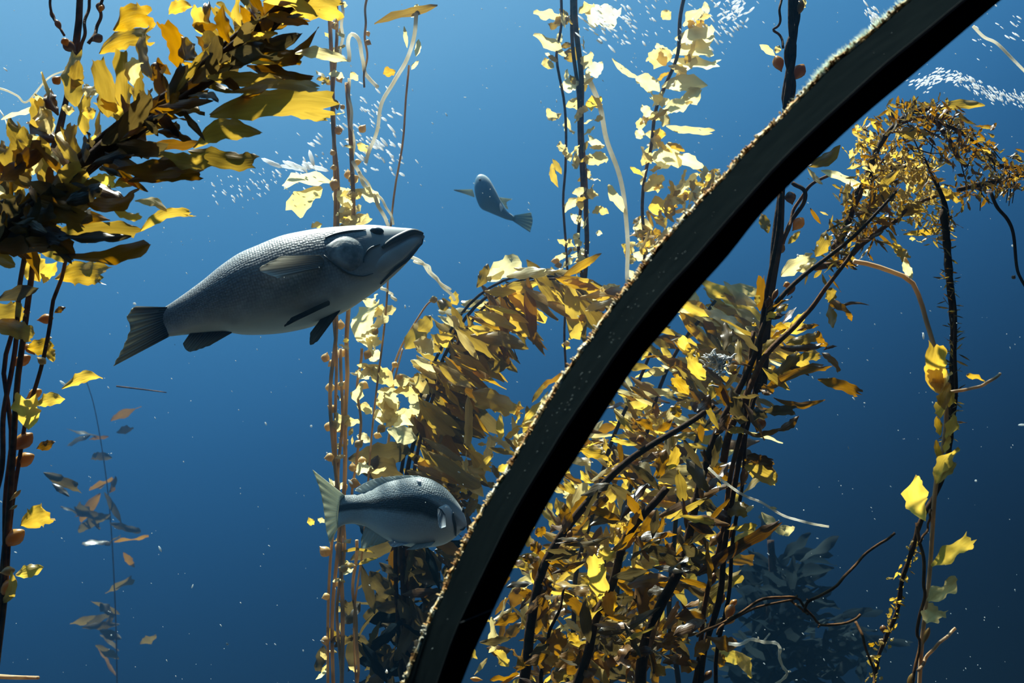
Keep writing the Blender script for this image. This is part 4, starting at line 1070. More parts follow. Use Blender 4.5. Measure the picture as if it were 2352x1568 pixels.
# leafy golden skirt beside the rib
D.fill([(1000, 1110), (1080, 1060), (1150, 1030), (1210, 1000), (1240, 950)], 70, lambda t: -20, 60, (34, 80), (12, 26), ('leaf', 'torn'), ('gold', 'gold', 'pale', 'olive'), (26, 26), (-0.2, 0.1), rollr=1.1, as_stuff=True)
D.fill([(960, 1180), (1050, 1150), (1110, 1110)], 60, lambda t: -50, 50, (24, 60), (8, 20), ('leaf', 'torn'), ('gold', 'olive', 'brown', 'dusk'), (34, 30), (-0.1, 0.2), rollr=1.1, as_stuff=True)
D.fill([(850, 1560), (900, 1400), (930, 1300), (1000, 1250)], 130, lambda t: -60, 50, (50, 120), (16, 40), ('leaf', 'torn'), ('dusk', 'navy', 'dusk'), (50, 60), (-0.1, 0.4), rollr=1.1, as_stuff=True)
D.fill([(1000, 1460), (1030, 1380), (1070, 1280)], 60, lambda t: -60, 60, (20, 60), (6, 18), ('leaf', 'torn'), ('brown', 'dusk', 'olive'), (30, 50), (-0.1, 0.2), rollr=1.1, as_stuff=True)
D.done()

# ---- E, F: sunlit strings above the rib
E = Kelp('string_kelp', 5.6, (1320, 1100), 'two upright strings of small sunlit blades above the plume', seed=51); E.glow = True
for pts, r, mt in [([(1285, -40), (1290, 60), (1280, 130), (1295, 240), (1300, 380), (1295, 470), (1300, 600), (1305, 660), (1298, 760), (1300, 900)], 3.6, 'stipe'), ([(1320, -40), (1325, 80), (1335, 200), (1338, 330), (1345, 470), (1350, 560), (1340, 660), (1338, 740)], 7, 'stipe'),
                   ([(1310, -40), (1318, 120), (1330, 260), (1335, 420), (1330, 560), (1335, 640)], 5, 'stipe'), ([(1350, 170), (1375, 240), (1395, 320), (1420, 400), (1437, 470), (1440, 560), (1443, 650)], 6, 'stipe_white'), ([(1300, 900), (1300, 1100)], 3, 'stipe')]:
    E.stipe(pts, r, r * .8, mt, wob=2)
for (x0, y0, x1, y1, w, mt, kd) in [(1290, 40, 1225, 30, 34, 'pale', 'leaf'), (1340, 20, 1420, 45, 56, 'pale', 'torn'), (1330, 30, 1365, 10, 40, 'pale', 'leaf'), (1300, 130, 1225, 80, 34, 'pale', 'leaf'), (1310, 110, 1320, 140, 40, 'olive', 'torn'), (1285, 200, 1330, 190, 34, 'pale', 'leaf'),
                                    (1345, 170, 1385, 145, 36, 'pale', 'leaf'), (1340, 160, 1360, 120, 30, 'pale', 'leaf'), (1300, 245, 1335, 230, 30, 'pale', 'leaf'), (1345, 240, 1385, 235, 36, 'gold', 'torn'), (1280, 270, 1255, 250, 20, 'pale', 'leaf'), (1295, 350, 1285, 325, 22, 'pale', 'leaf'), (1310, 370, 1300, 340, 22, 'pale', 'leaf'),
                                    (1350, 325, 1388, 335, 18, 'pale', 'leaf'), (1345, 375, 1395, 360, 30, 'pale', 'torn'), (1282, 430, 1268, 375, 16, 'olive', 'leaf'), (1290, 400, 1270, 365, 14, 'olive', 'leaf'), (1295, 490, 1325, 455, 26, 'pale', 'leaf'), (1310, 490, 1345, 520, 18, 'pale', 'leaf'), (1370, 480, 1398, 490, 20, 'pale', 'leaf'), (1350, 440, 1375, 450, 14, 'pale', 'leaf'),
                                    (1280, 550, 1320, 565, 20, 'pale', 'leaf'), (1300, 580, 1275, 600, 20, 'pale', 'leaf'), (1340, 560, 1355, 555, 10, 'pale', 'leaf'), (1436, 490, 1396, 425, 26, 'pale', 'leaf'), (1290, 880, 1270, 870, 16, 'gold', 'leaf'), (1355, 610, 1330, 590, 12, 'gold', 'leaf'), (1290, 790, 1310, 800, 14, 'gold', 'leaf')]:
    E.blade(x0, y0, x1, y1, w, kd, mt, E.R.uniform(-.1, .1), E.R.uniform(-.5, .5), hi=False)
E.fill([(1290, 0), (1310, 150), (1320, 300), (1335, 450), (1320, 620)], 70, 40, 80, (14, 40), (8, 20), ('leaf', 'torn'), ('pale', 'pale', 'olive'), (22, 8), (-.1, .15))
for (x, y, r) in [(1275, 600, 10), (1282, 610, 9), (1330, 600, 9), (1340, 590, 8), (1290, 880, 10), (1300, 790, 9)]:
    E.bulb(x - r, y, x + r, y - 2, r * 1.6, 'bulb_pale')
E.done()

Fk = Kelp('leafy_kelp', 5.8, (1500, 800), 'sunlit pale yellow leafy kelp spiralling down to the frame rib', seed=61); Fk.glow = True
Fk.stipe([(1580, -40), (1565, 40), (1555, 120), (1530, 190), (1510, 250), (1495, 330), (1480, 400), (1478, 480), (1480, 560), (1470, 660)], 5, 4, 'stipe', wob=3)
for (x0, y0, x1, y1, w, mt, kd) in [(1540, 45, 1520, 25, 24, 'pale', 'leaf'), (1570, 60, 1610, 20, 44, 'pale', 'leaf'), (1550, 90, 1650, 75, 40, 'pale', 'torn'), (1545, 120, 1640, 110, 50, 'pale', 'torn'), (1540, 140, 1655, 150, 40, 'pale', 'torn'), (1530, 150, 1490, 120, 44, 'pale', 'torn'), (1525, 150, 1520, 110, 36, 'pale', 'leaf'),
                                    (1470, 180, 1405, 135, 14, 'pale', 'lance'), (1515, 210, 1460, 175, 40, 'pale', 'leaf'), (1520, 200, 1625, 195, 40, 'pale', 'leaf'), (1600, 240, 1580, 205, 46, 'pale', 'leaf'), (1590, 230, 1525, 250, 36, 'pale', 'leaf'), (1530, 290, 1640, 302, 18, 'pale', 'ribbon'), (1470, 300, 1470, 270, 24, 'pale', 'leaf'),
                                    (1500, 270, 1475, 240, 26, 'pale', 'leaf'), (1500, 300, 1530, 310, 24, 'gold', 'leaf'), (1495, 360, 1565, 355, 62, 'pale', 'torn'), (1550, 350, 1615, 385, 36, 'pale', 'leaf'), (1475, 380, 1495, 350, 26, 'pale', 'leaf'), (1480, 440, 1520, 400, 34, 'pale', 'torn'), (1500, 430, 1525, 430, 30, 'pale', 'leaf'),
                                    (1555, 450, 1605, 400, 36, 'pale', 'leaf'), (1490, 480, 1560, 460, 60, 'gold', 'torn'), (1455, 520, 1500, 525, 34, 'pale', 'leaf'), (1470, 540, 1490, 570, 30, 'gold', 'leaf'), (1455, 580, 1480, 600, 26, 'pale', 'leaf'), (1445, 620, 1450, 640, 14, 'pale', 'leaf')]:
    Fk.blade(x0, y0, x1, y1, w, kd, mt, Fk.R.uniform(-.12, .12), Fk.R.uniform(-.4, .4), hi=False)
Fk.fill([(1600, 30), (1570, 110), (1530, 190), (1495, 300), (1480, 420)], 40, 20, 80, (20, 50), (12, 26), ('leaf', 'torn'), ('pale', 'pale', 'gold'), (20, 10), (-.15, .15))
Fk.fill([(1650, 415), (1590, 450), (1540, 490), (1500, 540), (1470, 600)], 110, 60, 60, (16, 46), (8, 22), ('leaf', 'torn'), ('pale', 'gold', 'gold'), (16, 16), (-.2, .1))
Fk.done()
# ---- H: distant sunlit thicket behind the dark kelp, right of the rib
H = Kelp('thicket_kelp', 5.3, (1450, 1640), 'hazy golden kelp thicket glowing behind the dark stems under the rib', seed=71)
for pts in [[(1400, 1640), (1420, 1300), (1480, 1000), (1560, 800), (1640, 690)], [(1300, 1640), (1330, 1300), (1420, 980), (1500, 800)], [(1560, 1640), (1540, 1300), (1600, 1000), (1690, 780)]]:
    H.stipe(pts, 7, 4, 'stipe_dark', wob=4)
H.fill([(1560, 740), (1600, 690), (1660, 720), (1720, 790)], 60, -32, 14, (70, 130), (16, 34), ('leaf', 'lance'), ('pale', 'gold', 'gold'), (34, 26), (-.2, .2), rollr=.8)
H.fill([(1430, 960), (1500, 860), (1580, 780), (1680, 800)], 110, -28, 18, (40, 90), (10, 22), ('leaf', 'lance'), ('gold', 'pale', 'olive', 'brown'), (46, 50), (-.2, .3), rollr=.9)
H.fill([(1280, 1180), (1380, 1020), (1500, 960), (1620, 900)], 125, -20, 30, (36, 90), (10, 26), ('leaf', 'torn', 'lance'), ('gold', 'gold', 'pale', 'brown'), (60, 60), (-.2, .3), rollr=1.0)
H.fill([(1200, 1420), (1300, 1250), (1420, 1150), (1560, 1080), (1640, 1150)], 220, -10, 50, (40, 100), (12, 30), ('leaf', 'torn'), ('gold', 'gold', 'pale', 'brown'), (70, 80), (-.2, .3), rollr=1.1, as_stuff=True)
H.fill([(1180, 1540), (1300, 1450), (1420, 1400), (1560, 1350)], 170, -10, 60, (40, 100), (12, 32), ('leaf', 'torn'), ('gold', 'brown', 'olive'), (80, 90), (-.2, .3), rollr=1.1, as_stuff=True)
H.done()

# ---- I: dark leafy kelp in front
I = Kelp('giant_kelp', 3.3, (1350, 1660), 'dense dark stemmed kelp with amber blades filling the space under the rib', seed=81)
def c6(x, y): return (1080 + x / 2.761, 1000 + y / 2.761)
def c7(x, y): return (1400 + x / 3.137, 600 + y / 3.137)
for pts, r0, r1, mt in [([(1190, 1660), (1210, 1540), (1215, 1430), (1245, 1320), (1290, 1230), (1340, 1160), (1420, 1080), (1500, 1020), (1580, 970), (1640, 930)], 13, 6, 'stipe_dark'),
                        ([(1310, 1660), (1330, 1560), (1365, 1440), (1400, 1350), (1425, 1270), (1470, 1190), (1530, 1120)], 11, 9, 'stipe_dark'),
                        ([(1470, 1660), (1480, 1500), (1510, 1400), (1560, 1300), (1590, 1200), (1620, 1080), (1650, 980), (1690, 900), (1730, 820), (1760, 740), (1800, 680), (1850, 630), (1900, 590), (1960, 540), (2010, 490), (2060, 440)], 14, 3, 'stipe_dark'),
                        ([(1600, 1660), (1620, 1500), (1650, 1380), (1660, 1260), (1690, 1120), (1710, 1000), (1730, 900), (1745, 800), (1760, 700), (1775, 600), (1785, 520), (1790, 440)], 8, 5, 'stipe_dark'),
                        ([(1580, 1660), (1610, 1460), (1640, 1300), (1670, 1150), (1700, 1000), (1715, 900), (1735, 760)], 6, 5, 'stipe'),
                        ([(1640, 1660), (1650, 1500), (1680, 1300), (1695, 1160), (1720, 980), (1740, 880)], 5, 4, 'stipe_dark'),
                        ([(1660, 1060), (1700, 930), (1760, 820), (1830, 740), (1880, 690), (1940, 600), (1970, 560)], 9, 4, 'stipe'),
                        ([(1240, 1660), (1250, 1520), (1275, 1420), (1300, 1350)], 6, 3, 'stipe_dark')]:
    I.stipe(pts, r0, r1, mt, wob=4, sides=8, n=50)
# named large blades, lower part
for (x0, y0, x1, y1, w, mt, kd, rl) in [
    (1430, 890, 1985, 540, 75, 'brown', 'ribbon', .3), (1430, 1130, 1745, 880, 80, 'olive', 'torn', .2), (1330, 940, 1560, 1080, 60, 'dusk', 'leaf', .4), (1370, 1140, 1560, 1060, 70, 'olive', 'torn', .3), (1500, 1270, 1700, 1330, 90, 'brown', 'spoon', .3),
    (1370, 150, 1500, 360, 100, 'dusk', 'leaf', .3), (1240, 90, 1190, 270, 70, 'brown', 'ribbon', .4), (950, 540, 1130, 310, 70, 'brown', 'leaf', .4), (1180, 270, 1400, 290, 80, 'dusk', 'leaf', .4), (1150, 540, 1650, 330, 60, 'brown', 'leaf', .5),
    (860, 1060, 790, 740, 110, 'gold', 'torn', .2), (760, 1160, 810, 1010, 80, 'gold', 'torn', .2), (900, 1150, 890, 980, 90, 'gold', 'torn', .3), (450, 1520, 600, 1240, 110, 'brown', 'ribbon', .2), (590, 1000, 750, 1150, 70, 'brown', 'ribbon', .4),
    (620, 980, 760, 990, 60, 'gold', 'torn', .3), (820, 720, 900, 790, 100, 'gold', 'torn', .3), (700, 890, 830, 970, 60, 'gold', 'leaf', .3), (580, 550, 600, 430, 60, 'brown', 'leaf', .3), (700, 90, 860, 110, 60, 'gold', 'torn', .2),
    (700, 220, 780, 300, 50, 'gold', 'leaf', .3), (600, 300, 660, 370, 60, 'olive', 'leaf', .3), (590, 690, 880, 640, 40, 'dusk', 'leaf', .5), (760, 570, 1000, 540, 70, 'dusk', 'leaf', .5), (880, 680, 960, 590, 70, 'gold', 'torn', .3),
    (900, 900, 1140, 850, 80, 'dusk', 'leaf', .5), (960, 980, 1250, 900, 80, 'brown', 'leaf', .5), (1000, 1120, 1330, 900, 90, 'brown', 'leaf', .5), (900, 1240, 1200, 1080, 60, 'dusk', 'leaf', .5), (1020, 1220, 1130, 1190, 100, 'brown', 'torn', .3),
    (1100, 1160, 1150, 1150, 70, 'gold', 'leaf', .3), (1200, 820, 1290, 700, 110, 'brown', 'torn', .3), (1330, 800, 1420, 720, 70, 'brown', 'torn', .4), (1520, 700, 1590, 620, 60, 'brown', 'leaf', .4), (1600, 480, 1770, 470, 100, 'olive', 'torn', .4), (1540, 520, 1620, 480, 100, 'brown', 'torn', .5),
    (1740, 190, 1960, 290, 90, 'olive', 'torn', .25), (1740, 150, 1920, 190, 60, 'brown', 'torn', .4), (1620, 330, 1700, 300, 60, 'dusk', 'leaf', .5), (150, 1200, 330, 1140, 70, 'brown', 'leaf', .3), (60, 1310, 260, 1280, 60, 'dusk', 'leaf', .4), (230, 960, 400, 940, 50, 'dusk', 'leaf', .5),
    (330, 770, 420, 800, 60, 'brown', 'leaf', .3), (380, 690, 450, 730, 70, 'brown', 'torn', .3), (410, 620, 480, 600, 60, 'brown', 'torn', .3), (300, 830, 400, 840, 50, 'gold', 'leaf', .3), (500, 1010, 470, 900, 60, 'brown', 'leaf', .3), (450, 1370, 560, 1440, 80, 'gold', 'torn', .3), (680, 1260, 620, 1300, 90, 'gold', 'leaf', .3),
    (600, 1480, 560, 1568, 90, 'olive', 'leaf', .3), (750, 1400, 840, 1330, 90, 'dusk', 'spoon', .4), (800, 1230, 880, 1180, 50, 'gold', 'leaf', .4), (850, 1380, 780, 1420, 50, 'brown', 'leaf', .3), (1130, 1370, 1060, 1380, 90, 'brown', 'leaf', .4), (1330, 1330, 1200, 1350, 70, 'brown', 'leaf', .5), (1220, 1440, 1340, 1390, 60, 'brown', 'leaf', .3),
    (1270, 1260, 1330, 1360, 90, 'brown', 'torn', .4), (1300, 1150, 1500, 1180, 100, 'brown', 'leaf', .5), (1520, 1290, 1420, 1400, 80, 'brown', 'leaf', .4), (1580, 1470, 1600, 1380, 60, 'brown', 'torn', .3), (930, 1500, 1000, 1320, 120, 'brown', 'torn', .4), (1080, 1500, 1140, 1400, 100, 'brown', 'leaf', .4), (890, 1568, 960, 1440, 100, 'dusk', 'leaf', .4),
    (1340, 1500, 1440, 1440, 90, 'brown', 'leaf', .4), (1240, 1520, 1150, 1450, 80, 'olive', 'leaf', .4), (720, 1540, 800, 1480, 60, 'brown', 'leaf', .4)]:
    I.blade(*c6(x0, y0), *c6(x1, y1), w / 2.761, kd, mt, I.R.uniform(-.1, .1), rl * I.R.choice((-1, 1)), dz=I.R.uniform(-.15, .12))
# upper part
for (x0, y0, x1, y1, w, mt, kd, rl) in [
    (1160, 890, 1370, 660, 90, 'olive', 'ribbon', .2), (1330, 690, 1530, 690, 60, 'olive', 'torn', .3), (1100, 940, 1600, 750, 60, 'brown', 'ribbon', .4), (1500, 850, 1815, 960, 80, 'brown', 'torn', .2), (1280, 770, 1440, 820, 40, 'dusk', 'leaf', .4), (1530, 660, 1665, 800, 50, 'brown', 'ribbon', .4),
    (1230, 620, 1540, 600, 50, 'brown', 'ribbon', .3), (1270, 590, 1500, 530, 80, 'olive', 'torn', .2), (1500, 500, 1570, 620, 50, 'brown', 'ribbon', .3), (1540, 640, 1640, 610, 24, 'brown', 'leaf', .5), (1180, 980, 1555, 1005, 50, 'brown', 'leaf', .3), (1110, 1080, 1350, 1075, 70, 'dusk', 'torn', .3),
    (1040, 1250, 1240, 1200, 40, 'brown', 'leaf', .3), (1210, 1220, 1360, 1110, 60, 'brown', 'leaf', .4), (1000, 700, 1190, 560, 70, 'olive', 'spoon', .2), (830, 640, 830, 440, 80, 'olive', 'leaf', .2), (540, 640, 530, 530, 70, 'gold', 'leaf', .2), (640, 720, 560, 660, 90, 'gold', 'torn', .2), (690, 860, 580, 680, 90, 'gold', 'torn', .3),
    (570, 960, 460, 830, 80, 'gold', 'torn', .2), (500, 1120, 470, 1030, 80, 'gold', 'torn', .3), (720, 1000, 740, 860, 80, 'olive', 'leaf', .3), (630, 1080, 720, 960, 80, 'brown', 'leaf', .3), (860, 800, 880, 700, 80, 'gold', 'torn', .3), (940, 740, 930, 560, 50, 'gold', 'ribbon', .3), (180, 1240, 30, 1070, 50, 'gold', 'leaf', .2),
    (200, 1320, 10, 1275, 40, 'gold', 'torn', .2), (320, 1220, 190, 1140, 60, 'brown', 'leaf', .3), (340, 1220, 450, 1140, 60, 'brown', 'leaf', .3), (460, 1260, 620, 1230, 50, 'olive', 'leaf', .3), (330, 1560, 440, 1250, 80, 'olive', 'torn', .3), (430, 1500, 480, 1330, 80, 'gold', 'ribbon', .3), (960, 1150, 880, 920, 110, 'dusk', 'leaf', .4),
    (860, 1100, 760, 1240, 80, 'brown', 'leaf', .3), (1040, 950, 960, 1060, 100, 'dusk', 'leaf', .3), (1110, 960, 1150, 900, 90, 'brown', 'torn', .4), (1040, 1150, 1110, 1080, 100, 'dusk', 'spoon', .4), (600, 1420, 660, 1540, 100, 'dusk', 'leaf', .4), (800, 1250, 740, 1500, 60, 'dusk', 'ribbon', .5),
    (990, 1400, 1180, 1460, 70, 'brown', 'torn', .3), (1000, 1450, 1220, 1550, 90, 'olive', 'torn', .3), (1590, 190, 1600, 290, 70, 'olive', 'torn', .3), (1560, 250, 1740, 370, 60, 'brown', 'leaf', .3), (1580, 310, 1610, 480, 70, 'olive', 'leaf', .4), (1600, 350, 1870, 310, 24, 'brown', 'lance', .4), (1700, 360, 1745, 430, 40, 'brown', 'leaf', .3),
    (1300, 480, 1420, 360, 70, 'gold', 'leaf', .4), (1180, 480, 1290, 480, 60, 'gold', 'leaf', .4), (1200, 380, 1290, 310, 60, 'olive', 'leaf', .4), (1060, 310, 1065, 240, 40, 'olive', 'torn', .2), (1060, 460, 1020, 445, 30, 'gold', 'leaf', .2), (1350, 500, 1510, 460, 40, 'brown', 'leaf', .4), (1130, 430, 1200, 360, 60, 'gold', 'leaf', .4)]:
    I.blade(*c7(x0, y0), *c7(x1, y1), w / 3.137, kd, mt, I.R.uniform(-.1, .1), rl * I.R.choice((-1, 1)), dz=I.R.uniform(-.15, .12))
I.fill([(1190, 1560), (1215, 1430), (1250, 1320), (1340, 1160), (1460, 1050)], 46, 10, 60, (40, 90), (12, 26), ('leaf', 'torn', 'lance'), ('brown', 'brown', 'dusk', 'brown'), (14, 12), (-.12, .12))
I.fill([(1480, 1540), (1560, 1300), (1620, 1080), (1690, 900), (1760, 740)], 70, 20, 70, (40, 100), (12, 28), ('leaf', 'torn', 'lance'), ('brown', 'brown', 'dusk', 'olive', 'brown'), (26, 20), (-.15, .15))
I.fill([(1350, 1540), (1420, 1330), (1500, 1230), (1600, 1300)], 60, 10, 70, (50, 110), (14, 32), ('leaf', 'torn', 'lance'), ('brown', 'brown', 'dusk', 'dusk', 'olive'), (50, 50), (-.15, .15), as_stuff=True)
I.fill([(1250, 1540), (1400, 1480), (1600, 1420)], 70, 10, 70, (50, 110), (14, 34), ('leaf', 'torn', 'lance'), ('brown', 'dusk', 'dusk', 'brown'), (60, 50), (0.0, .3), as_stuff=True)
for (x0, y0, x1, y1, w, mt) in [(1640, 660, 1690, 540, 40, 'bulb_dark'), (1520, 960, 1550, 870, 50, 'bulb_dark'), (1560, 1090, 1610, 1000, 50, 'bulb_dark'), (1600, 590, 1570, 680, 40, 'bulb_dark'), (1720, 330, 1750, 200, 50, 'bulb_dark'), (1640, 1090, 1690, 1040, 40, 'bulb'), (620, 660, 640, 600, 40, 'bulb'), (1620, 1200, 1680, 1140, 46, 'bulb'), (1480, 1560, 1530, 1490, 46, 'bulb_dark'), (80, 1550, 0, 1540, 30, 'bulb')]:
    I.bulb(*c6(x0, y0), *c6(x1, y1), w / 2.761, mt)
for (x0, y0, x1, y1, w, mt) in [(1120, 350, 1150, 250, 60, 'bulb_dark'), (1170, 290, 1210, 200, 40, 'bulb_dark'), (1280, 250, 1330, 160, 55, 'bulb_dark'), (1250, 180, 1300, 160, 50, 'bulb'), (860, 790, 920, 800, 40, 'bulb_dark'), (190, 1290, 250, 1270, 60, 'bulb_dark'), (1060, 1230, 1100, 1120, 90, 'bulb_dark'), (760, 940, 810, 940, 40, 'bulb_dark')]:
    I.bulb(*c7(x0, y0), *c7(x1, y1), w / 3.137, mt)
# small white frilled tuft growing on a blade
V, F = [], []
for i in range(90):
    a = at(*c7(I.R.gauss(770, 40), I.R.gauss(740, 40)), I.d - .12) - I.root.location
    t = I.R.uniform(0, 6.28); ln = I.R.uniform(.012, .035)
    tip = a + (RGT * math.cos(t) + UPV * abs(math.sin(t)) + FWD * I.R.uniform(-.6, .3)) * ln
    tube_data([a, a.lerp(tip, .6) + UPV * .003, tip], [.004, .003, .001], 5, V, F, [])
M['frill'] = plain_mat('white_frill', [(0.3, (0.70, 0.70, 0.66)), (0.7, (0.88, 0.88, 0.86))], 20, .6, .2, 0)
fr_ = put('white_frill', mesh('white_frill', V, F, M['frill']), I.root); fr_['kind'] = 'stuff'; fr_['label'] = 'white frilly growth on a blade'
I.done()

# ---- J: bushy arch of tiny blades upper right
J = Kelp('feather_kelp', 3.45, (1860, 640), 'arching branch bushy with tiny leaflets at the upper right', seed=91)
def c8(x, y): return (1650 + x / 3.135, 200 + y / 3.135)
arch1 = [c8(*p) for p in [(860, 1120), (960, 900), (1060, 650), (1150, 450), (1250, 290), (1380, 190), (1540, 155), (1650, 180)]]
arch2 = [c8(*p) for p in [(1300, 260), (1450, 220), (1570, 260), (1650, 370), (1720, 490), (1780, 570)]]
arch3 = [c8(*p) for p in [(1560, 240), (1750, 330), (1900, 440), (1990, 540), (2100, 580), (2280, 590)]]
arch4 = [c8(*p) for p in [(1720, 740), (1900, 700), (2080, 660), (2280, 610)]]
arch5 = [c8(*p) for p in [(830, 1160), (1060, 870), (1180, 700), (1300, 560), (1400, 430), (1500, 330)]]
for pts, r0, r1, mt in [(arch1, 9, 5, 'stipe_dark'), (arch2, 5, 5, 'stipe'), (arch3, 4, 4, 'stipe_dark'), (arch4, 6, 6, 'stipe_dark'), ([c8(*p) for p in [(830, 1160), (900, 1010), (980, 850), (1060, 690), (1150, 560), (1290, 420)]], 7, 2, 'stipe'),
                        ([c8(*p) for p in [(700, 1300), (900, 1250), (1050, 1120), (1200, 1000), (1290, 960), (1380, 860), (1560, 790), (1660, 760)]], 8, 3, 'stipe')]:
    J.stipe(pts, r0, r1, mt, wob=2, sides=7)
J.fill(arch1, 70, lambda t: 120, 60, (14, 36), (5, 10), ('leaf', 'spoon', 'lance'), ('brown', 'dusk', 'olive'), (16, 10), (-.12, .12), (0.45, 1))
J.fill(arch2, 60, lambda t: -20, 60, (16, 36), (5, 11), ('leaf', 'spoon', 'lance'), ('brown', 'dusk', 'brown'), (26, 18), (-.12, .12))
J.fill(arch3, 90, lambda t: -30, 80, (12, 32), (5, 11), ('leaf', 'spoon', 'lance'), ('brown', 'dusk', 'brown', 'olive'), (16, 16), (-.12, .12))
J.fill([c8(1130, 600), c8(1250, 560), c8(1400, 640), c8(1500, 720), c8(1450, 780)], 200, lambda t: 110, 50, (12, 30), (7, 14), ('spoon', 'leaf'), ('pale', 'pale', 'gold'), (34, 28), (-.1, .1), as_stuff=True)
J.fill([c8(1000, 380), c8(1100, 350), c8(1120, 440), c8(1000, 420)], 45, lambda t: 110, 50, (12, 32), (5, 11), ('spoon', 'leaf'), ('gold', 'pale', 'gold'), (20, 16), (-.05, .2), as_stuff=True)
J.fill(arch4, 140, lambda t: -100, 60, (12, 30), (4, 9), ('leaf', 'spoon', 'lance'), ('brown', 'brown', 'olive'), (14, 14), (-.12, .12), as_stuff=True)
J.fill([c8(1400, 900), c8(1500, 960), c8(1600, 930), c8(1560, 1050)], 90, lambda t: 60, 90, (10, 26), (3, 8), ('leaf', 'spoon', 'lance'), ('gold', 'olive', 'gold'), (24, 20), (-.12, .12), as_stuff=True)
J.fill(arch1, 120, lambda t: J.R.choice((40, 200)), 70, (10, 30), (3, 8), ('leaf', 'lance'), ('brown', 'dusk', 'brown', 'olive'), (18, 14), (-.15, .15), as_stuff=True)
J.fill(arch2, 110, lambda t: -30, 70, (12, 34), (4, 9), ('leaf', 'spoon', 'lance'), ('brown', 'dusk', 'olive'), (40, 26), (-.15, .2), as_stuff=True)
J.fill(arch3, 160, lambda t: -30, 90, (10, 28), (4, 9), ('leaf', 'spoon', 'lance'), ('brown', 'dusk', 'brown', 'olive'), (24, 20), (-.15, .2), as_stuff=True)
J.fill([c8(1080, 640), c8(1200, 700), c8(1350, 760), c8(1400, 900)], 150, lambda t: 100, 60, (14, 32), (5, 11), ('spoon', 'leaf', 'lance'), ('gold', 'olive', 'pale', 'brown'), (44, 40), (0, .25), as_stuff=True)
J.fill([c8(900, 1050), c8(1060, 850), c8(1200, 700)], 70, lambda t: J.R.choice((30, 200)), 60, (20, 50), (5, 11), ('leaf', 'lance'), ('brown', 'dusk', 'olive'), (20, 20), (-.1, .2), as_stuff=True)
J.fill([c8(760, 1300), c8(900, 1220), c8(1080, 1080), c8(1250, 960)], 80, lambda t: J.R.choice((-40, 200, 100)), 50, (20, 54), (5, 12), ('leaf', 'lance'), ('brown', 'dusk', 'olive'), (16, 18), (-.1, .2), as_stuff=True)
for k_ in range(46):                       # side twigs
    q = J.R.choice([arch1, arch2, arch3, arch4, arch5]); i_ = J.R.randrange(1, len(q)); x_, y_ = q[i_]
    x_ += J.R.gauss(0, 14); y_ += J.R.gauss(0, 10); a_ = J.R.uniform(-2.6, .6); l_ = J.R.uniform(30, 70)
    J.stipe([(x_, y_), (x_ + l_ * .5 * math.cos(a_), y_ - l_ * .5 * math.sin(a_) + 6), (x_ + l_ * math.cos(a_), y_ - l_ * math.sin(a_))], 1.8, .9, 'stipe_dark', sides=5, n=6, name='twig')
J.fill(arch5, 90, lambda t: -30, 80, (14, 40), (4, 9), ('leaf', 'lance'), ('brown', 'dusk'), (18, 18), (-.12, .12), as_stuff=True)
for (x0, y0, x1, y1, w, mt, kd) in [(1560, 160, 1920, 140, 70, 'olive', 'leaf'), (650, 570, 880, 420, 90, 'olive', 'leaf'), (1160, 780, 1300, 600, 60, 'olive', 'leaf'), (1050, 900, 1270, 730, 70, 'olive', 'ribbon'), (950, 1080, 1110, 890, 50, 'olive', 'ribbon'), (700, 1220, 800, 1040, 90, 'olive', 'torn'),
                                    (900, 860, 950, 640, 50, 'olive', 'leaf'), (1270, 320, 1520, 340, 90, 'olive', 'leaf'), (1280, 920, 1480, 850, 90, 'olive', 'torn'), (1540, 760, 1740, 810, 70, 'olive', 'torn'), (1330, 1060, 1600, 1040, 50, 'gold', 'leaf'), (1290, 1160, 1360, 1250, 70, 'gold', 'torn'), (1260, 1120, 1300, 1200, 60, 'gold', 'torn'),
                                    (450, 1360, 700, 1230, 110, 'pale', 'torn'), (560, 1320, 690, 1260, 60, 'pale', 'leaf'), (740, 600, 1050, 740, 50, 'pale', 'ribbon'), (640, 580, 750, 700, 36, 'pale', 'leaf'), (820, 760, 880, 830, 16, 'pale', 'lance'), (960, 700, 1140, 790, 60, 'pale', 'leaf'), (780, 1480, 830, 1530, 60, 'gold', 'torn'), (1700, 150, 1860, 270, 30, 'olive', 'lance'),
                                    (1480, 220, 1690, 250, 40, 'olive', 'leaf'), (1290, 150, 1295, 60, 26, 'brown', 'leaf')]:
    J.blade(*c8(x0, y0), *c8(x1, y1), w / 3.135, kd, mt, J.R.uniform(-.1, .1), J.R.uniform(-.35, .35), dz=J.R.uniform(-.1, .1), hi=True)
J.done()

# ---- K: stems rising past the rib on the right, twisted pair above it
K = Kelp('twisted_kelp', 3.6, (1760, 900), 'thick twisted kelp stem with bladders rising past the upper rib', seed=101)
for pts, r in [([(1740, 900), (1765, 700), (1780, 560), (1795, 430), (1800, 330), (1806, 250), (1812, 200), (1822, 120), (1815, 60), (1818, -40)], 8), ([(1750, 900), (1775, 650), (1790, 540), (1800, 400), (1812, 280), (1800, 230), (1815, 150), (1828, 60), (1822, -40)], 8), ([(1790, 330), (1812, 260), (1822, 200), (1808, 130), (1830, 40), (1832, -40)], 7), ([(1800, 110), (1790, 80), (1778, 68), (1790, 50), (1795, -40)], 3),
               ([(1820, 420), (1850, 450), (1790, 560), (1775, 640)], 5), ([(1800, 560), (1830, 470), (1870, 420), (1920, 395)], 4)]:
    K.stipe(pts, r, r * .9, 'stipe_dark' if r > 4 else 'stipe', wob=2, sides=8)
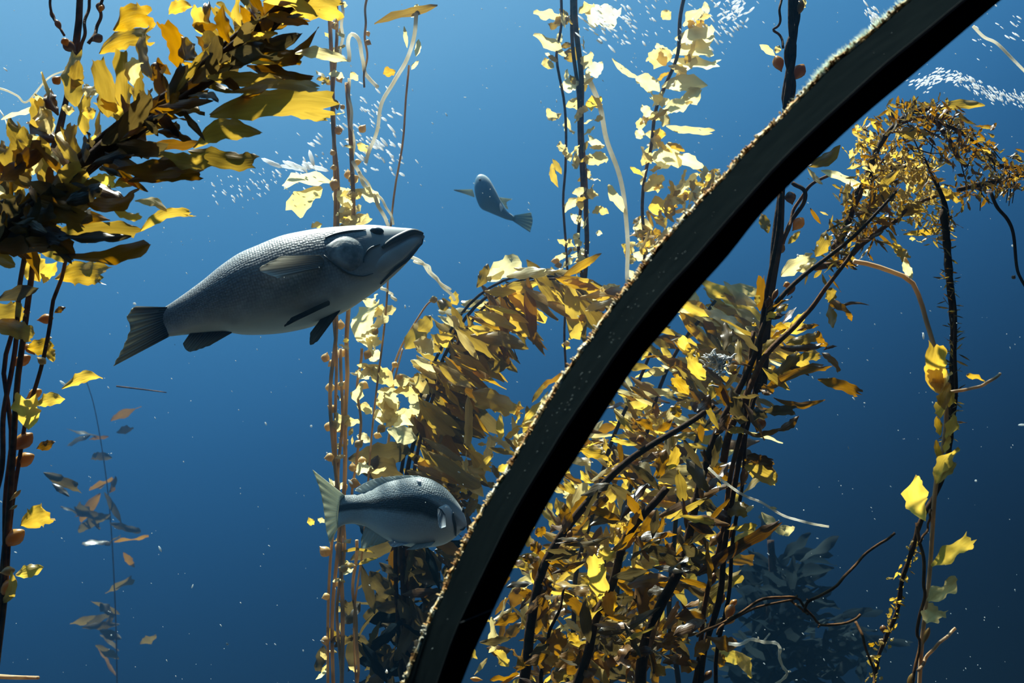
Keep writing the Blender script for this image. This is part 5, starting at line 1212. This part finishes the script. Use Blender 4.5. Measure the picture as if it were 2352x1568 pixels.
for (x0, y0, x1, y1, w, mt) in [(1795, 165, 1782, 128, 26, 'bulb'), (1822, 185, 1846, 148, 30, 'bulb'), (1825, 40, 1842, 0, 24, 'bulb'), (1820, 530, 1845, 500, 26, 'bulb'), (1780, 585, 1800, 560, 24, 'bulb_dark'), (1820, 470, 1812, 440, 26, 'bulb_dark')]:
    K.bulb(x0, y0, x1, y1, w, mt)
for (x0, y0, x1, y1, w, mt) in [(1780, 128, 1745, 102, 16, 'pale'), (1782, 122, 1790, 104, 16, 'pale'), (1765, 535, 1748, 490, 24, 'olive'), (1840, 18, 1850, 0, 18, 'pale'), (1810, 560, 1838, 530, 14, 'olive')]:
    K.blade(x0, y0, x1, y1, w, 'leaf', mt, hi=False)
K.done()

# ---- L: dark fuzzy stem, far right
Lk = Kelp('bristly_stem', 3.15, (2010, 1640), 'dark bristly kelp stem hanging down the right side', seed=111)
pL = [(2120, 360), (2150, 420), (2168, 480), (2175, 560), (2180, 650), (2190, 760), (2190, 850), (2185, 950), (2175, 1050), (2150, 1130), (2115, 1200), (2095, 1270), (2072, 1330), (2060, 1400), (2035, 1460), (2015, 1520), (2005, 1640)]
Lk.stipe(pL[2:], 9, 4, 'stipe_dark', wob=2, sides=8, n=60, lump=.15); Lk.stipe(pL[:5], 2, 8, 'stipe_dark', wob=2)
Lk.stipe([(x + 5, y) for x, y in pL[1:9]], 3, 5, 'stipe_dark', wob=3, sides=7)
Lk.fill(pL, 190, lambda t: Lk.R.choice((0, 180)), 40, (14, 34), (2.5, 5), ('lance',), ('brown', 'olive', 'dusk'), (5, 8), (-.03, .03), (0, .5), rollr=1.5)
Lk.fill(pL, 100, lambda t: Lk.R.choice((10, 170)), 50, (10, 22), (4, 8), ('leaf', 'spoon'), ('gold', 'gold', 'olive'), (8, 6), (-.03, .03), (.68, .98), rollr=.8)
for (x0, y0, x1, y1, w, mt, kd) in [(2005, 1485, 1998, 1475, 14, 'gold', 'leaf')]:
    Lk.blade(x0, y0, x1, y1, w, kd, mt)
Lk.bulb(2030, 1455, 2028, 1435, 16, 'bulb_dark')
Lk.done()

# ---- N: pale stem with yellow blades beside it
Nk = Kelp('slender_kelp', 3.0, (2110, 1640), 'pale slender kelp stem with a few bright yellow blades at the right', seed=121); Nk.glow = True
for pts, r, mt in [([(1960, 600), (2000, 608), (2050, 625), (2092, 645), (2115, 690), (2130, 740), (2145, 790), (2160, 860), (2172, 950), (2165, 1030), (2150, 1120), (2143, 1200), (2135, 1300), (2128, 1380), (2120, 1460), (2108, 1640)], 5.5, 'stipe_tan'),
                   ([(2138, 1170), (2130, 1215), (2118, 1235), (2110, 1250)], 3, 'stipe'), ([(2105, 1200), (2112, 1240), (2122, 1280), (2120, 1340), (2125, 1370), (2112, 1420), (2105, 1455), (2112, 1480), (2098, 1560), (2090, 1640)], 4, 'stipe'), ([(2110, 1540), (2135, 1500), (2165, 1470), (2196, 1442)], 4, 'stipe_tan'),
                   ([(2185, 900), (2230, 892), (2262, 882), (2298, 858)], 4, 'stipe_tan')]:
    Nk.stipe(pts, r, r * .85, mt, wob=1.5)
for (x0, y0, x1, y1, w, mt, kd) in [(2095, 640, 2075, 600, 18, 'pale', 'leaf'), (2150, 900, 2152, 790, 44, 'gold', 'torn'), (2165, 890, 2138, 830, 34, 'gold', 'torn'), (2160, 905, 2170, 850, 40, 'pale', 'torn'), (2160, 960, 2162, 905, 26, 'olive', 'torn'), (2175, 1010, 2190, 950, 30, 'gold', 'leaf'), (2160, 1000, 2152, 955, 18, 'gold', 'leaf'),
                                    (2150, 1110, 2205, 1030, 36, 'gold', 'leaf'), (2155, 1110, 2195, 1060, 24, 'olive', 'torn'), (2125, 1195, 2110, 1090, 52, 'gold', 'leaf'), (2140, 1300, 2238, 1235, 44, 'gold', 'torn'), (2130, 1380, 2198, 1328, 56, 'pale', 'leaf'), (2128, 1430, 2160, 1395, 44, 'pale', 'torn'), (2170, 940, 2180, 880, 30, 'gold', 'leaf'), (2262, 876, 2220, 862, 18, 'gold', 'spoon'),
                                    (2180, 935, 2180, 895, 24, 'gold', 'leaf'), (2170, 1040, 2182, 1000, 16, 'gold', 'leaf'), (2160, 1060, 2150, 1010, 14, 'gold', 'leaf')]:
    Nk.blade(x0, y0, x1, y1, w, kd, mt, Nk.R.uniform(-.1, .1), Nk.R.uniform(-.3, .3), dz=-.03)
Nk.bulb(2120, 1480, 2135, 1440, 12, 'bulb'); Nk.bulb(2085, 1585, 2098, 1545, 16, 'bulb'); Nk.bulb(2090, 640, 2078, 590, 14, 'bulb_pale')
Nk.done()

# ---- single stems and twigs
def c9(x, y): return (1620 + x / 2.970, 1040 + y / 2.970)
O = Kelp('kelp_twig', 3.0, (1600, 1480), 'bare brown forked kelp twig reaching out at the lower right', cat='kelp twig', seed=131)
for pts, r in [([(-60, 1250), (0, 1210), (100, 1170), (250, 1085), (380, 1000), (520, 985), (630, 990), (680, 1060), (740, 1120), (780, 1170), (860, 1172), (960, 1160), (1030, 1130), (1060, 1100)], 11), ([(80, 1240), (110, 1180), (300, 1075), (400, 1040), (520, 1015), (610, 995), (625, 970)], 9),
               ([(580, 1005), (640, 1050), (700, 1100)], 9), ([(670, 1085), (700, 1015), (780, 975), (890, 910), (950, 840), (1020, 770), (1090, 690), (1180, 625), (1240, 590), (1295, 545)], 11), ([(1025, 1150), (1070, 1240), (1090, 1320), (1130, 1430), (1150, 1490), (1152, 1640)], 10), ([(700, 1015), (695, 995)], 7), ([(780, 1170), (770, 1190)], 6)]:
    O.stipe([c9(*p) for p in pts], r / 2.97, r * .8 / 2.97, 'stipe', sides=7, n=36)
O.bulb(*c9(140, 1130), *c9(190, 1030), 70 / 2.97, 'bulb'); O.done()
P_ = Kelp('kelp_rootlet', 3.1, (1790, 1600), 'white crooked rootlet hanging at the bottom below the brown twig', cat='kelp root', seed=141)
for pts, r in [([(160, 1300), (240, 1305), (310, 1270), (400, 1290), (480, 1295), (510, 1330), (505, 1390), (530, 1460), (560, 1500), (520, 1550), (440, 1600)], 12), ([(400, 1280), (440, 1230)], 6), ([(505, 1340), (535, 1338)], 6), ([(365, 1275), (360, 1255)], 5), ([(555, 1490), (580, 1490)], 5)]:
    P_.stipe([c9(*p) for p in pts], r / 2.97, r * .8 / 2.97, 'stipe_white', sides=7, n=30, lump=.2)
P_.done()
Q = Kelp('bleached_stalk', 3.2, (1640, 1090), 'bright white bleached stalk slanting out from the dark kelp', cat='kelp stalk', seed=151)
Q.stipe([c9(*p) for p in [(20, 100), (90, 165), (160, 220), (240, 275), (300, 305), (380, 335), (460, 385), (540, 430), (640, 460), (740, 485), (840, 502)]], 3.2, 3.0, 'stipe_white', lump=.1)
Q.blade(*c9(440, 370), *c9(490, 380), 6, 'leaf', 'pale', hi=False); Q.done()
S_ = Kelp('kelp_strand', 3.2, (2352, 720), 'single dark thin stem with a knot at the right edge', cat='kelp stem', seed=161)
S_.stipe([(2275, 440), (2290, 475), (2315, 505), (2328, 540), (2335, 610), (2345, 640), (2375, 690)], 4, 3.5, 'stipe_dark'); S_.bulb(2332, 632, 2325, 640, 10, 'bulb_dark'); S_.done()
T_ = Kelp('kelp_strand', 3.6, (2340, 140), 'pale slanting stem in the open water above the bushy branch', cat='kelp stem', seed=171)
T_.stipe([(2235, 60), (2260, 85), (2290, 100), (2330, 140), (2375, 185)], 3.5, 3, 'stipe_white'); T_.done()
W_ = Kelp('kelp_strand', 3.6, (40, 230), 'thin white strand drifting at the left edge above the leafy stem', cat='kelp strand', seed=181)
W_.stipe([(-20, 200), (10, 206), (40, 220), (62, 234), (110, 180), (150, 162)], 2.6, 2, 'stipe_white'); W_.stipe([(-10, 240), (10, 270), (22, 305)], 2, 1.5, 'stipe_white'); W_.done()

Y_ = Kelp('kelp_fragment', 7.5, (150, 1120), 'faint torn kelp blade adrift in the haze at the lower left', cat='kelp blade', seed=211)
Y_.blade(100, 1085, 190, 1125, 22, 'torn', 'dusk', hi=False); Y_.blade(120, 1110, 160, 1140, 14, 'leaf', 'dusk', hi=False); Y_.done()
Z_ = Kelp('drifting_stalk', 6.5, (270, 890), 'faint thin stalk adrift under the tail of the big fish', cat='kelp stalk', seed=221)
Z_.stipe([(268, 887), (320, 893), (382, 901)], 2, 1.2, 'stipe', n=10); Z_.done()
# ---- far kelp, fading into the haze
U1 = Kelp('far_kelp', 8.0, (1780, 1660), 'blurred navy kelp column far back at the lower right', seed=191)
U1.stipe([(1770, 1640), (1760, 1480), (1775, 1350), (1770, 1240)], 14, 8, 'stipe_dark'); 
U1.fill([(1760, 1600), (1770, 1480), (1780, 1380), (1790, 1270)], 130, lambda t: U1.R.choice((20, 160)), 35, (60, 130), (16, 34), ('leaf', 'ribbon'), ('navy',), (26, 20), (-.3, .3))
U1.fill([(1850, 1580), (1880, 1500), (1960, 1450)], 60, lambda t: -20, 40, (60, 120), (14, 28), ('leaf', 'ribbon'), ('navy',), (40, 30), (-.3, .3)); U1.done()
U2 = Kelp('far_kelp', 13.3, (270, 1700), 'ghostly kelp column barely visible in the haze at the lower left', seed=201)
U2.stipe([(270, 1640), (265, 1400), (250, 1150), (220, 950), (190, 850)], 1.8, 1.0, 'stipe')
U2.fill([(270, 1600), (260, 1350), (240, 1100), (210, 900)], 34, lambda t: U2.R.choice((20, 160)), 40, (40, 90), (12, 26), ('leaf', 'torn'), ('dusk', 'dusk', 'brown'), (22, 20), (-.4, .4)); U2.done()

# ------------------------------------------------------------------ drifting specks, and white flecks standing in for sun glints
R = random.Random(5)
V, F = [], []
for i in range(850):
    d = R.uniform(2.4, 7.5); x = R.uniform(-60, 2400); y = R.uniform(-40, 1610)
    p = at(x, y, d)
    s = R.uniform(0.5, 1.15) * d / FPX * (2.6 if R.random() < .05 else 1)
    a = math.radians(R.gauss(-48, 22)); e = R.choice((1, 1.4, 2.2, 3.4))
    u = (RGT * math.cos(a) + UPV * math.sin(a)); w = (UPV * math.cos(a) - RGT * math.sin(a))
    ellipsoid_data(p, [w * s, FWD * s, u * s * e], V, F, 5, 4)
o = put('drifting_specks', mesh('drifting_specks', V, F, M['white_speck']))
tag(o, 'tiny white specks drifting everywhere in the blue water', 'specks', kind='stuff')
def sparkle(name, label, blobs, d, seed):  # added flecks drawn where sun glints sparkle
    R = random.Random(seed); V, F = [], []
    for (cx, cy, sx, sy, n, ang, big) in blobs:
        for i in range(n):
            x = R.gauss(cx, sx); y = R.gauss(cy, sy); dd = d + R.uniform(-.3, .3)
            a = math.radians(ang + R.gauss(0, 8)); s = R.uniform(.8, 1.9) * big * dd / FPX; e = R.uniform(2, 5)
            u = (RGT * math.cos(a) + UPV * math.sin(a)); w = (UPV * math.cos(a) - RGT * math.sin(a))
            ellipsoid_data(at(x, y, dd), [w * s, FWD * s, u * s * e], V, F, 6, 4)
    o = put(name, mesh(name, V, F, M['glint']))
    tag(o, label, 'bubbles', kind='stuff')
sparkle('glint_flecks', 'streaks of white flecks added as sun glints behind the thin stems', [(850, 300, 55, 45, 90, -42, 1.3), (690, 385, 60, 30, 50, -42, 1.2), (560, 430, 60, 18, 50, -48, 1.0), (880, 340, 25, 25, 30, -42, 2.0), (670, 380, 22, 6, 8, -20, 3.0), (710, 378, 8, 6, 6, -60, 3.0)], 5.0, 301)
sparkle('glint_flecks', 'white flecks added as sun glints among the strings near the top edge', [(1400, 60, 40, 25, 50, -40, 1.5), (1470, 50, 60, 50, 60, -45, 1.0), (1660, 45, 40, 35, 60, -45, 1.2), (1690, 25, 20, 15, 30, 35, 1.6)], 5.6, 302)
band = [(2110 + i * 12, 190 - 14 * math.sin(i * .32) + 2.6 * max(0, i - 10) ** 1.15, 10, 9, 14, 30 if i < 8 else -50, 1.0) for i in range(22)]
sparkle('glint_flecks', 'crinkled white band of flecks added as surface sun glint above the bushy branch', band + [(2330, 60, 40, 20, 16, -35, 1.2), (2260, 110, 20, 12, 8, -35, 1.0)], 4.6, 303)
sparkle('glint_flecks', 'small white flecks added as sun glints touching the green tufts of the rib', [(2005, 40, 14, 14, 18, -55, 1.8), (2000, 25, 10, 10, 8, -50, 1.5)], 4.2, 304)
